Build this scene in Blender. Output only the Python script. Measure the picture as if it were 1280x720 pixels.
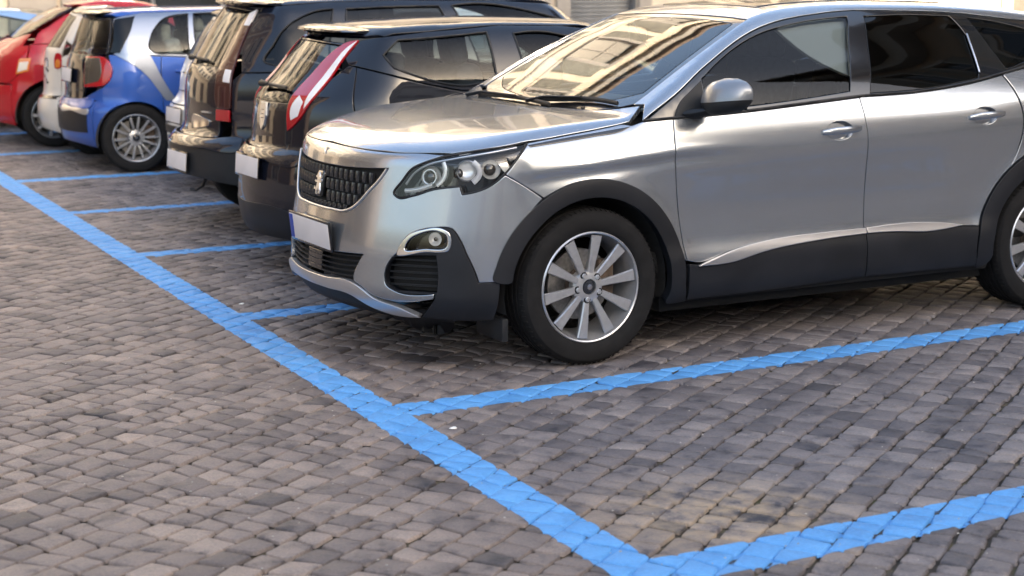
import bpy, bmesh, math, random
import numpy as np
from mathutils import Vector, Matrix
from mathutils.geometry import delaunay_2d_cdt

R = math.radians
rng = np.random.default_rng(7)
random.seed(7)
for _o in list(bpy.data.objects):
    bpy.data.objects.remove(_o, do_unlink=True)
SC = bpy.context.scene
COL = SC.collection

# ------------------------------------------------------------------ camera, sky, sun, exposure
# World: X runs into the parking bays, Y along the long blue line, Z up, origin where two lines meet.
cam = bpy.data.objects.new('camera', bpy.data.cameras.new('camera'))
COL.objects.link(cam)
cam.location = (-2.397, -5.890, 1.675)
cam.rotation_euler = (R(90) - math.atan2(396.28, 2112.8), 0, R(63.83 - 90))
cam.data.sensor_width = 36.0
cam.data.lens = 36.0 * 2112.8 / 1280.0
cam.data.clip_start = 0.1
cam.data.clip_end = 2000
cam.data.dof.use_dof = True
cam.data.dof.focus_distance = 7.1
cam.data.dof.aperture_fstop = 3.3
SC.camera = cam

SUN_EL, SUN_AZ = 20.0, 285.0            # azimuth counter-clockwise from +X: low, behind the camera
world = bpy.data.worlds.new("World")
SC.world = world
world.use_nodes = True
_nt = world.node_tree
_nt.nodes.clear()
_sky = _nt.nodes.new('ShaderNodeTexSky')
_sky.sky_type = 'NISHITA'
_sky.sun_disc = False
_sky.sun_elevation = R(SUN_EL)
_sky.sun_rotation = R(90 - SUN_AZ)
_sky.air_density = 1.0
_sky.dust_density = 4.8
_sky.ozone_density = 0.4
_bg = _nt.nodes.new('ShaderNodeBackground')
_bg.inputs[1].default_value = 0.15
_out = _nt.nodes.new('ShaderNodeOutputWorld')
_nt.links.new(_sky.outputs[0], _bg.inputs[0])
_nt.links.new(_bg.outputs[0], _out.inputs[0])

sun = bpy.data.objects.new('sun', bpy.data.lights.new('sun', 'SUN'))
COL.objects.link(sun)
sun.data.energy = 5.0
sun.data.angle = R(0.55)
sun.data.color = (1.0, 0.89, 0.75)
_sd = Vector((math.cos(R(SUN_AZ)) * math.cos(R(SUN_EL)), math.sin(R(SUN_AZ)) * math.cos(R(SUN_EL)), math.sin(R(SUN_EL))))
sun.rotation_euler = _sd.to_track_quat('Z', 'Y').to_euler()
sun.location = _sd * 60

SC.view_settings.view_transform = 'Standard'
SC.view_settings.look = 'None'
SC.view_settings.gamma = 1.0
SC.view_settings.exposure = 2.3
SC.view_settings.use_curve_mapping = False
SC.render.engine = 'CYCLES'
SC.cycles.max_bounces = 10
SC.cycles.transparent_max_bounces = 16
SC.cycles.glossy_bounces = 6
SC.cycles.caustics_reflective = False
SC.cycles.caustics_refractive = False
SC.cycles.use_denoising = True

# ------------------------------------------------------------------ materials
MATS = {}

def _mat(name):
    m = bpy.data.materials.new(name)
    m.use_nodes = True
    nt = m.node_tree
    b = nt.nodes['Principled BSDF']
    MATS[name] = m
    return m, nt, b

def _set(b, **k):
    for key, v in k.items():
        b.inputs[key.replace('_', ' ')].default_value = v

def noise_bump(nt, b, scale, strength, dist=0.01, detail=6):
    tc = nt.nodes.new('ShaderNodeTexCoord')
    n = nt.nodes.new('ShaderNodeTexNoise'); n.inputs['Scale'].default_value = scale; n.inputs['Detail'].default_value = detail
    bp = nt.nodes.new('ShaderNodeBump'); bp.inputs['Strength'].default_value = strength; bp.inputs['Distance'].default_value = dist
    nt.links.new(tc.outputs['Object'], n.inputs['Vector'])
    nt.links.new(n.outputs['Fac'], bp.inputs['Height'])
    nt.links.new(bp.outputs['Normal'], b.inputs['Normal'])
    return n

def ramp(nt, src, stops):
    r = nt.nodes.new('ShaderNodeValToRGB')
    while len(r.color_ramp.elements) < len(stops):
        r.color_ramp.elements.new(0.5)
    for e, (p, c) in zip(r.color_ramp.elements, stops):
        e.position = p; e.color = (*c, 1)
    nt.links.new(src, r.inputs[0])
    return r

def mix(nt, fac, a, b_, mode='MIX'):
    m = nt.nodes.new('ShaderNodeMix'); m.data_type = 'RGBA'; m.blend_type = mode
    for sock, v in ((m.inputs['Factor'], fac), (m.inputs[6], a), (m.inputs[7], b_)):
        if hasattr(v, 'is_output'): nt.links.new(v, sock)
        else: sock.default_value = v if isinstance(v, (int, float)) else (*v, 1)
    return m.outputs[2]

def car_paint(name, col, metallic=0.0, rough=0.35, coat=1.0, dirt=0.25, dust=(.20, .18, .155)):
    m, nt, b = _mat(name)
    _set(b, Metallic=metallic, Roughness=rough)
    b.inputs['Coat Weight'].default_value = coat
    b.inputs['Coat Roughness'].default_value = 0.035
    b.inputs['Specular IOR Level'].default_value = .5 if metallic else .06
    tc = nt.nodes.new('ShaderNodeTexCoord')
    # metal flake
    v = nt.nodes.new('ShaderNodeTexNoise'); v.inputs['Scale'].default_value = 420; v.inputs['Detail'].default_value = 2
    nt.links.new(tc.outputs['Object'], v.inputs['Vector'])
    fl = ramp(nt, v.outputs['Fac'], [(.3, tuple(c * .95 for c in col)), (.7, tuple(min(1, c * 1.05) for c in col))])
    # road dust, thicker near the sills
    sep = nt.nodes.new('ShaderNodeSeparateXYZ'); nt.links.new(tc.outputs['Object'], sep.inputs[0])
    n2 = nt.nodes.new('ShaderNodeTexNoise'); n2.inputs['Scale'].default_value = 2.6; n2.inputs['Detail'].default_value = 8; n2.inputs['Roughness'].default_value = .65
    mp = nt.nodes.new('ShaderNodeMapping'); mp.inputs['Scale'].default_value = (.6, 1, 2.4)
    nt.links.new(tc.outputs['Object'], mp.inputs[0]); nt.links.new(mp.outputs[0], n2.inputs['Vector'])
    mr = nt.nodes.new('ShaderNodeMapRange'); mr.inputs[1].default_value = .2; mr.inputs[2].default_value = 1.1
    mr.inputs[3].default_value = 1.0; mr.inputs[4].default_value = .12
    nt.links.new(sep.outputs['Z'], mr.inputs[0])
    mm = nt.nodes.new('ShaderNodeMath'); mm.operation = 'MULTIPLY'
    nr = nt.nodes.new('ShaderNodeMapRange'); nr.inputs[1].default_value = .35; nr.inputs[2].default_value = .75; nr.inputs[3].default_value = 0; nr.inputs[4].default_value = dirt
    nt.links.new(n2.outputs['Fac'], nr.inputs[0])
    nt.links.new(mr.outputs[0], mm.inputs[0]); nt.links.new(nr.outputs[0], mm.inputs[1])
    c = mix(nt, mm.outputs[0], fl.outputs[0], dust)
    nt.links.new(c, b.inputs['Base Color'])
    ra = nt.nodes.new('ShaderNodeMapRange'); ra.inputs[1].default_value = 0; ra.inputs[2].default_value = .5
    ra.inputs[3].default_value = .03; ra.inputs[4].default_value = .30
    nt.links.new(mm.outputs[0], ra.inputs[0]); nt.links.new(ra.outputs[0], b.inputs['Coat Roughness'])
    # very faint orange peel and panel waviness
    n3 = nt.nodes.new('ShaderNodeTexNoise'); n3.inputs['Scale'].default_value = 5.5; n3.inputs['Detail'].default_value = 1.5
    nt.links.new(tc.outputs['Object'], n3.inputs['Vector'])
    bp = nt.nodes.new('ShaderNodeBump'); bp.inputs['Strength'].default_value = .05; bp.inputs['Distance'].default_value = .012
    nt.links.new(n3.outputs['Fac'], bp.inputs['Height'])
    nt.links.new(bp.outputs['Normal'], b.inputs['Normal'])
    nt.links.new(bp.outputs['Normal'], b.inputs['Coat Normal'])
    return m

def plain(name, col, rough=.5, metallic=0., coat=0., bump=None, vary=.0, vscale=30, spec=.5, emit=None):
    m, nt, b = _mat(name)
    _set(b, Metallic=metallic, Roughness=rough)
    b.inputs['Base Color'].default_value = (*col, 1)
    b.inputs['Coat Weight'].default_value = coat
    b.inputs['Specular IOR Level'].default_value = spec
    if bump: noise_bump(nt, b, bump[0], bump[1], bump[2] if len(bump) > 2 else .002)
    if vary:
        tc = nt.nodes.new('ShaderNodeTexCoord')
        n = nt.nodes.new('ShaderNodeTexNoise'); n.inputs['Scale'].default_value = vscale; n.inputs['Detail'].default_value = 7
        nt.links.new(tc.outputs['Object'], n.inputs['Vector'])
        r = ramp(nt, n.outputs['Fac'], [(.3, tuple(c * (1 - vary) for c in col)), (.7, tuple(min(1, c * (1 + vary)) for c in col))])
        nt.links.new(r.outputs[0], b.inputs['Base Color'])
    return m

def glass(name, tint, ior=1.62, rough=0.0, dust=.0):
    """Window glass: a clear sheet that reflects by Fresnel and tints what is behind it."""
    m = bpy.data.materials.new(name); m.use_nodes = True; MATS[name] = m
    nt = m.node_tree; nt.nodes.clear()
    out = nt.nodes.new('ShaderNodeOutputMaterial')
    t = nt.nodes.new('ShaderNodeBsdfTransparent'); t.inputs[0].default_value = (*tint, 1)
    g = nt.nodes.new('ShaderNodeBsdfGlossy'); g.inputs['Roughness'].default_value = rough
    f = nt.nodes.new('ShaderNodeFresnel'); f.inputs[0].default_value = ior
    mx = nt.nodes.new('ShaderNodeMixShader')
    geo = nt.nodes.new('ShaderNodeNewGeometry')
    # fresnel only on the outer side; the inside of the pane uses the inverse index
    mi = nt.nodes.new('ShaderNodeMix'); mi.data_type = 'FLOAT'
    mi.inputs[2].default_value = ior; mi.inputs[3].default_value = ior
    nt.links.new(geo.outputs['Backfacing'], mi.inputs[0])
    tc = nt.nodes.new('ShaderNodeTexCoord')
    n = nt.nodes.new('ShaderNodeTexNoise'); n.inputs['Scale'].default_value = 2.2; n.inputs['Detail'].default_value = 1.0
    nt.links.new(tc.outputs['Object'], n.inputs['Vector'])
    bp = nt.nodes.new('ShaderNodeBump'); bp.inputs['Strength'].default_value = .006; bp.inputs['Distance'].default_value = .02
    nt.links.new(n.outputs['Fac'], bp.inputs['Height'])
    nt.links.new(bp.outputs['Normal'], g.inputs['Normal'])
    nt.links.new(f.outputs[0], mx.inputs[0]); nt.links.new(t.outputs[0], mx.inputs[1]); nt.links.new(g.outputs[0], mx.inputs[2])
    last = mx.outputs[0]
    if dust:
        d = nt.nodes.new('ShaderNodeBsdfDiffuse'); d.inputs[0].default_value = (.35, .33, .3, 1)
        m2 = nt.nodes.new('ShaderNodeMixShader'); m2.inputs[0].default_value = dust
        nt.links.new(last, m2.inputs[1]); nt.links.new(d.outputs[0], m2.inputs[2]); last = m2.outputs[0]
    nt.links.new(last, out.inputs[0])
    return m

car_paint('silver_paint', (.355, .383, .42), metallic=.85, rough=.25, dirt=.30)
car_paint('mirror_paint', (.22, .238, .262), metallic=.6, rough=.38, coat=.45, dirt=.2)
car_paint('black_paint', (.004, .0055, .011), rough=.4, dirt=.025)
car_paint('navy_paint', (.004, .006, .013), rough=.4, dirt=.025)
car_paint('blue_paint', (.004, .066, .34), metallic=.35, rough=.35, dirt=.15)
car_paint('red_paint', (.31, .005, .012), rough=.4, dirt=.03)
car_paint('white_paint', (.70, .67, .63), rough=.45, dirt=.3)
car_paint('cream_paint', (.56, .51, .45), rough=.45, dirt=.3)
car_paint('sky_blue_paint', (.22, .36, .58), metallic=.4, rough=.35, dirt=.2)
car_paint('frame_silver_paint', (.26, .29, .35), metallic=.8, rough=.32, dirt=.15)
plain('black_plastic', (.010, .011, .013), rough=.55, spec=.35, bump=(900, .15, .0006), vary=.25, vscale=6)
plain('dark_cladding', (.0095, .0105, .0135), rough=.5, bump=(900, .12, .0005), vary=.3, vscale=5, spec=.28)
plain('lamp_maroon', (.045, .012, .012), rough=.10, coat=1.)
plain('gloss_black', (.006, .006, .007), rough=.12, coat=.6)
plain('rubber_seal', (.010, .010, .011), rough=.6)
plain('tyre_rubber', (.0065, .0063, .0067), rough=.85, spec=.3, bump=(260, .25, .0012), vary=.35, vscale=22)
plain('chrome', (.62, .62, .63), rough=.13, metallic=1.)
plain('dark_chrome', (.30, .30, .31), rough=.2, metallic=.9)
plain('black_chrome', (.045, .045, .048), rough=.14, metallic=.6, coat=.6)
plain('satin_trim', (.60, .61, .63), rough=.28, metallic=.85)
plain('alloy', (.46, .465, .48), rough=.28, metallic=.7, vary=.08, vscale=40)
plain('alloy_dark', (.10, .10, .108), rough=.4, metallic=.8)
plain('brake_steel', (.26, .25, .235), rough=.45, metallic=.9, vary=.25, vscale=60)
plain('brake_rust', (.11, .08, .062), rough=.8, vary=.4, vscale=40)
plain('under_black', (.010, .010, .010), rough=.9)
plain('seat_fabric', (.045, .047, .052), rough=.9, bump=(220, .3, .002), vary=.2)
plain('seat_pale', (.30, .28, .24), rough=.9, bump=(220, .3, .002), vary=.2)
plain('dash_plastic', (.018, .019, .021), rough=.6, bump=(500, .2, .0008))
plain('headliner', (.32, .31, .29), rough=.95)
plain('paper', (.72, .72, .68), rough=.8, vary=.06, vscale=12)
plain('plate_white', (.62, .575, .56), rough=.45, vary=.05, vscale=8)
plain('plate_blue', (.015, .05, .30), rough=.4)
plain('lamp_red', (.33, .004, .010), rough=.10, coat=1.)
plain('lamp_white', (.66, .64, .64), rough=.12, coat=1.)
plain('lamp_smoke', (.055, .047, .038), rough=.10, coat=1.)
plain('lamp_orange', (.55, .16, .02), rough=.12, coat=1.)
plain('reflector', (.86, .85, .82), rough=.16, metallic=.35)
plain('mirror_glass', (.8, .8, .8), rough=.03, metallic=1.)
plain('projector_glass', (.035, .026, .018), rough=.04, coat=1.)
plain('led_guide', (.80, .80, .82), rough=.22, coat=.8)
plain('strip_trim', (.42, .42, .435), rough=.34, metallic=.85)
plain('emblem_blue', (.014, .016, .022), rough=.25, coat=.6)
glass('windscreen_glass', (.62, .70, .68), ior=1.55, dust=.02)
glass('side_glass', (.62, .70, .73), ior=1.37)
glass('privacy_glass', (.06, .065, .07), ior=1.46)
glass('lens_glass', (.93, .94, .95), ior=1.5)
# ------------------------------------------------------------------ mesh helpers
def link(o, parent=None):
    COL.objects.link(o)
    if parent is not None: o.parent = parent
    return o

def mesh_obj(name, V, F, mat, parent=None, N=None, smooth=True):
    me = bpy.data.meshes.new(name)
    V = np.asarray(V, float)
    me.from_pydata([tuple(v) for v in V], [], [tuple(int(i) for i in f) for f in F])
    me.update()
    if smooth: me.polygons.foreach_set('use_smooth', [True] * len(me.polygons))
    if N is not None: me.normals_split_custom_set_from_vertices([tuple(n) for n in N])
    if mat is not None: me.materials.append(MATS[mat] if isinstance(mat, str) else mat)
    return link(bpy.data.objects.new(name, me), parent)

def empty(name, parent=None, loc=(0, 0, 0), rz=0.):
    o = bpy.data.objects.new(name, None)
    o.empty_display_size = .1
    o.location = loc; o.rotation_euler = (0, 0, rz)
    return link(o, parent)

def thing(name, label, cat, loc=(0, 0, 0), rz=0., group=None):
    o = empty(name, None, loc, rz)
    o['label'] = label; o['category'] = cat
    if group: o['group'] = group
    return o

def tag(o, label=None, cat=None, group=None, kind=None):
    for k, v in (('label', label), ('category', cat), ('group', group), ('kind', kind)):
        if v: o[k] = v
    return o

def bm_obj(name, bm, mat, parent=None, smooth=True, angle=None):
    me = bpy.data.meshes.new(name); bm.normal_update(); bm.to_mesh(me); bm.free()
    if smooth: me.polygons.foreach_set('use_smooth', [True] * len(me.polygons))
    if angle is not None: me.set_sharp_from_angle(angle=R(angle))
    for m in (mat if isinstance(mat, (list, tuple)) else [mat]):
        me.materials.append(MATS[m] if isinstance(m, str) else m)
    return link(bpy.data.objects.new(name, me), parent)

def add_box(bm, c, s, M=None, bevel=0., seg=2):
    r = bmesh.ops.create_cube(bm, size=1.0)
    vs = r['verts']
    bmesh.ops.scale(bm, vec=Vector(s), verts=vs)
    if bevel:
        es = list({e for v in vs for e in v.link_edges})
        rb = bmesh.ops.bevel(bm, geom=vs + es, offset=min(bevel, min(s) * .49), segments=seg, affect='EDGES', profile=.6)
        vs = list({v for f in rb['faces'] for v in f.verts} | {v for v in vs if v.is_valid})
    if M is not None: bmesh.ops.transform(bm, matrix=M, verts=vs)
    bmesh.ops.translate(bm, vec=Vector(c), verts=vs)
    return vs

def box(name, c, s, mat, parent=None, bevel=.004, rot=None, seg=2):
    bm = bmesh.new()
    add_box(bm, c, s, rot.to_matrix().to_4x4() if rot is not None else None, bevel, seg)
    return bm_obj(name, bm, mat, parent, True, 40)

def lathe(name, prof, mat, parent=None, seg=48, c=(0, 0, 0), angle=35, closed=False):
    """Revolve (radius, y) round the Y axis."""
    P = np.array(prof, float); n = len(P)
    a = np.linspace(0, 2 * np.pi, seg, endpoint=False)
    V = np.stack([P[None, :, 0] * np.cos(a)[:, None], np.repeat(P[None, :, 1], seg, 0), P[None, :, 0] * np.sin(a)[:, None]], -1).reshape(-1, 3) + np.array(c)
    F = []
    for i in range(seg):
        j = (i + 1) % seg
        for k in range(n if closed else n - 1):
            k2 = (k + 1) % n
            F.append((i * n + k, j * n + k, j * n + k2, i * n + k2))
    o = mesh_obj(name, V, F, mat, parent)
    if angle: o.data.set_sharp_from_angle(angle=R(angle))
    return o

def tube_geo(P, r, closed=False, seg=6, flat=1.0, up=None):
    P = np.asarray(P, float); n = len(P)
    r = np.broadcast_to(np.asarray(r, float), (n,))
    T = np.roll(P, -1, 0) - np.roll(P, 1, 0)
    if not closed: T[0] = P[1] - P[0]; T[-1] = P[-1] - P[-2]
    T /= np.linalg.norm(T, axis=1, keepdims=True) + 1e-12
    u = np.array(up if up is not None else ((0, 0, 1) if abs(T[0, 2]) < .9 else (1, 0, 0)), float)
    V = []
    for i in range(n):
        if up is not None: u = np.array(up, float)
        u = u - T[i] * (u @ T[i]); u /= np.linalg.norm(u) + 1e-12
        w = np.cross(T[i], u)
        for k in range(seg):
            a = 2 * np.pi * k / seg
            V.append(P[i] + r[i] * (np.cos(a) * u * flat + np.sin(a) * w))
    F = []
    for i in range(n if closed else n - 1):
        j = (i + 1) % n
        for k in range(seg):
            l = (k + 1) % seg
            F.append((i * seg + k, i * seg + l, j * seg + l, j * seg + k))
    if not closed:
        F.append(tuple(range(seg))[::-1]); F.append(tuple((n - 1) * seg + k for k in range(seg)))
    return np.array(V), F

def tube(name, P, r, mat, parent=None, closed=False, seg=6, flat=1.0, up=None):
    V, F = tube_geo(P, r, closed, seg, flat, up)
    o = mesh_obj(name, V, F, mat, parent)
    o.data.set_sharp_from_angle(angle=R(60))
    return o

def loft(name, rings, mat, parent=None, cap=True, angle=40):
    """Skin a list of equal-length closed rings."""
    n = len(rings[0]); V = np.concatenate([np.asarray(r, float) for r in rings]); F = []
    for i in range(len(rings) - 1):
        for k in range(n):
            l = (k + 1) % n
            F.append((i * n + k, i * n + l, (i + 1) * n + l, (i + 1) * n + k))
    if cap:
        F.append(tuple(range(n))[::-1]); F.append(tuple((len(rings) - 1) * n + k for k in range(n)))
    bm = bmesh.new()
    vs = [bm.verts.new(v) for v in V]
    for f in F: bm.faces.new([vs[i] for i in f])
    bmesh.ops.recalc_face_normals(bm, faces=bm.faces)
    return bm_obj(name, bm, mat, parent, True, angle)

# ------------------------------------------------------------------ skin of a car as a smooth solid
def pchip(xk, yk, x):
    xk = np.asarray(xk, float); yk = np.asarray(yk, float)
    h = np.diff(xk); d = np.diff(yk) / h
    m = np.zeros_like(yk)
    if len(xk) > 2:
        w1 = 2 * h[1:] + h[:-1]; w2 = h[1:] + 2 * h[:-1]
        s = d[:-1] * d[1:] > 0
        m[1:-1] = np.where(s, (w1 + w2) / (w1 / np.where(s, d[:-1], 1) + w2 / np.where(s, d[1:], 1)), 0)
    m[0] = d[0]; m[-1] = d[-1]
    x = np.clip(x, xk[0], xk[-1])
    i = np.clip(np.searchsorted(xk, x) - 1, 0, len(h) - 1)
    t = (x - xk[i]) / h[i]
    return ((1 + 2 * t) * (1 - t) ** 2 * yk[i] + t * (1 - t) ** 2 * h[i] * m[i]
            + t * t * (3 - 2 * t) * yk[i + 1] + t * t * (t - 1) * h[i] * m[i + 1])

def blur(a, n, axis=0):
    if n < 1: return a
    k = np.exp(-0.5 * (np.arange(-3 * n, 3 * n + 1) / n) ** 2); k /= k.sum()
    def one(v):
        return np.convolve(np.pad(v, 3 * n, mode='reflect', reflect_type='odd'), k, 'valid')
    return np.apply_along_axis(one, axis, a)

class Curve:
    """A smooth 1-D function from a few knots."""
    def __init__(self, pts, soft=0.02, step=0.004):
        p = np.array(pts, float)
        self.x = np.arange(p[0, 0], p[-1, 0] + step, step)
        self.y = blur(pchip(p[:, 0], p[:, 1], self.x), max(1, int(soft / step)))
    def __call__(self, x):
        return np.interp(x, self.x, self.y)

def smax(a, b, k):
    h = np.maximum(k - np.abs(a - b), 0) / k
    return np.maximum(a, b) + h * h * k * 0.25

class Body:
    """Closed car skin f(p) <= 0 from a plan, a profile, sections and two ends."""
    def __init__(s, secs, zc, crown, xf, setf, xr, setr, zb=0.2, sweep=((-5, 0), (9, 0)),
                 ktop=((-5, .05), (9, .05)), kf=.05, kr=.05, extra=None, kb=.04, soft=(.03, .02)):
        zs = sorted({z for sec in secs.values() for z, _ in sec})
        xs = sorted(secs)
        s.x0, s.z0, s.dz, s.dx = xs[0], zs[0], .005, .01
        s.Z = np.arange(zs[0], zs[-1] + .006, .005); s.X = np.arange(xs[0], xs[-1] + .011, .01)
        A = np.array([pchip(*np.array(secs[x], float).T, s.Z) for x in xs])
        T = np.array([pchip(xs, A[:, j], s.X) for j in range(len(s.Z))]).T
        s.T = blur(blur(T, int(soft[0] / .01), 0), int(soft[1] / .005), 1)
        s.zc, s.crown, s.sweep, s.kt = Curve(zc), Curve(crown), Curve(sweep), Curve(ktop)
        s.xf, s.setf, s.xr, s.setr = Curve(xf, .012), Curve(setf, .03), Curve(xr, .012), Curve(setr, .03)
        s.zb, s.kf, s.kr, s.kb, s.extra = zb, kf, kr, kb, extra
    def W(s, x, z):
        fx = np.clip((x - s.x0) / s.dx, 0, len(s.X) - 1.001); fz = np.clip((z - s.z0) / s.dz, 0, len(s.Z) - 1.001)
        i = fx.astype(int); j = fz.astype(int); u = fx - i; v = fz - j; T = s.T
        w = (T[i, j] * (1 - u) + T[i + 1, j] * u) * (1 - v) + (T[i, j + 1] * (1 - u) + T[i + 1, j + 1] * u) * v
        if s.extra is not None: w = w + s.extra(x, z)
        return w
    def ztop(s, x, y):
        ay = np.minimum(np.abs(y), 1.2)
        return s.zc(x - s.sweep(x) * ay * ay) - s.crown(x) * (ay / .8) ** 2.4
    def f(s, p):
        x, y, z = p[..., 0], p[..., 1], p[..., 2]
        a = np.sqrt(y * y + 1e-6)
        g = a - s.W(x, z)
        g = smax(g, s.xf(z) + s.setf(a) - x, s.kf)
        g = smax(g, x - s.xr(z) + s.setr(a), s.kr)
        g = smax(g, z - s.ztop(x, y), s.kt(x))
        return smax(g, s.zb - z, s.kb)
    def normal(s, p, h=.006):
        n = np.stack([s.f(p + h * e) - s.f(p - h * e) for e in np.eye(3)], -1)
        return n / (np.linalg.norm(n, axis=-1, keepdims=True) + 1e-12)
    def cast(s, o, d, tmax, n=90, t0=0.):
        o = np.atleast_2d(o); d = np.atleast_2d(d)
        ts = np.linspace(t0, tmax, n)
        F = np.stack([s.f(o + d * t) for t in ts], 1)
        inside = F < 0
        hit = inside.any(1); k = np.where(hit, inside.argmax(1), F.argmin(1)); k = np.maximum(k, 1)
        lo = ts[k - 1]; hi = ts[k]
        for _ in range(24):
            m = .5 * (lo + hi); fm = s.f(o + d * m[:, None])
            lo = np.where(fm > 0, m, lo); hi = np.where(fm > 0, hi, m)
        t = np.where(hit, hi, ts[F.argmin(1)])
        return o + d * t[:, None], hit

def caster(body, mode, q):
    """Lay 2-D outline points on the skin: side (x,z), top (x,y), front/rear (y,z), wrap (angle deg, z)."""
    q = np.asarray(q, float); n = len(q); o = np.zeros((n, 3)); d = np.zeros((n, 3))
    if mode == 'side':
        o[:, 0] = q[:, 0]; o[:, 1] = -1.25; o[:, 2] = q[:, 1]; d[:, 1] = 1; T = 1.2
    elif mode == 'top':
        o[:, 0] = q[:, 0]; o[:, 1] = q[:, 1]; o[:, 2] = 2.2; d[:, 2] = -1; T = 1.6
    elif mode == 'front':
        o[:, 0] = body.xf.y.min() - .5; o[:, 1] = q[:, 0]; o[:, 2] = q[:, 1]; d[:, 0] = 1; T = 2.2
    elif mode == 'rear':
        o[:, 0] = body.xr.y.max() + .5; o[:, 1] = q[:, 0]; o[:, 2] = q[:, 1]; d[:, 0] = -1; T = 2.2
    elif mode == 'wrap':     # rays toward a vertical axis behind the nose; 0 deg = straight ahead, 90 = near side
        a = np.radians(q[:, 0]); ax = body.wrap_x
        d[:, 0] = np.cos(a); d[:, 1] = np.sin(a)
        o[:, 0] = ax - d[:, 0] * 1.8; o[:, 1] = -d[:, 1] * 1.8; o[:, 2] = q[:, 1]; T = 1.75
    p, hit = body.cast(o, d, T)
    return p
def unwrap(body, p):
    return np.stack([np.degrees(np.arctan2(-p[:, 1], body.wrap_x - p[:, 0])), p[:, 2]], -1)
# ------------------------------------------------------------------ sheet-metal panels laid on a car's skin
def resample(pts, step, closed=True):
    P = np.array([p[:2] for p in pts], float); cor = [len(p) > 2 for p in pts]; n = len(P); out = []
    for i in range(n if closed else n - 1):
        p1, p2 = P[i], P[(i + 1) % n]
        d12 = np.linalg.norm(p2 - p1)
        if d12 < 1e-9: continue
        j0, j3 = (i - 1) % n, (i + 2) % n
        def tan(pa, pb, pc, da, db):
            return (pb - pa) / da - (pc - pa) / (da + db) + (pc - pb) / db
        e1 = cor[i] or (not closed and i == 0); e2 = cor[(i + 1) % n] or (not closed and i == n - 2)
        d01 = np.linalg.norm(p1 - P[j0]); d23 = np.linalg.norm(P[j3] - p2)
        m1 = (p2 - p1) / d12 if e1 or d01 < 1e-9 else tan(P[j0], p1, p2, d01, d12)
        m2 = (p2 - p1) / d12 if e2 or d23 < 1e-9 else tan(p1, p2, P[j3], d12, d23)
        if e1 and not e2: m1 = 1.5 * (p2 - p1) / d12 - .5 * m2
        if e2 and not e1: m2 = 1.5 * (p2 - p1) / d12 - .5 * m1
        k = max(1, int(round(d12 / step)))
        t = (np.arange(k) / k)[:, None]
        out.append((2 * t ** 3 - 3 * t ** 2 + 1) * p1 + (t ** 3 - 2 * t ** 2 + t) * d12 * m1 + (3 * t ** 2 - 2 * t ** 3) * p2 + (t ** 3 - t ** 2) * d12 * m2)
    if not closed: out.append(P[-1:])
    return np.concatenate(out)

def area2(Q):
    return .5 * np.sum(Q[:, 0] * np.roll(Q[:, 1], -1) - np.roll(Q[:, 0], -1) * Q[:, 1])

def inset(Q, d):
    """Move a counter-clockwise polygon inward by d."""
    e = np.roll(Q, -1, 0) - Q; e /= np.linalg.norm(e, axis=1, keepdims=True) + 1e-12
    n1 = np.stack([-e[:, 1], e[:, 0]], -1); n0 = np.roll(n1, 1, 0)
    b = n0 + n1; b /= np.maximum(.35, (b * b).sum(1, keepdims=True) * .5)
    return Q + d * b

def inside(pts, Q):
    x, y = pts[:, 0][:, None], pts[:, 1][:, None]
    x1, y1 = Q[:, 0], Q[:, 1]; x2, y2 = np.roll(x1, -1), np.roll(y1, -1)
    c = ((y1 > y) != (y2 > y)) & (x < (x2 - x1) * (y - y1) / np.where(y2 == y1, 1e-12, y2 - y1) + x1)
    return c.sum(1) % 2 == 1

MSC = {'side': (1, 1), 'top': (1, 1), 'front': (1, 1), 'rear': (1, 1), 'wrap': (.0135, 1)}

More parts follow.
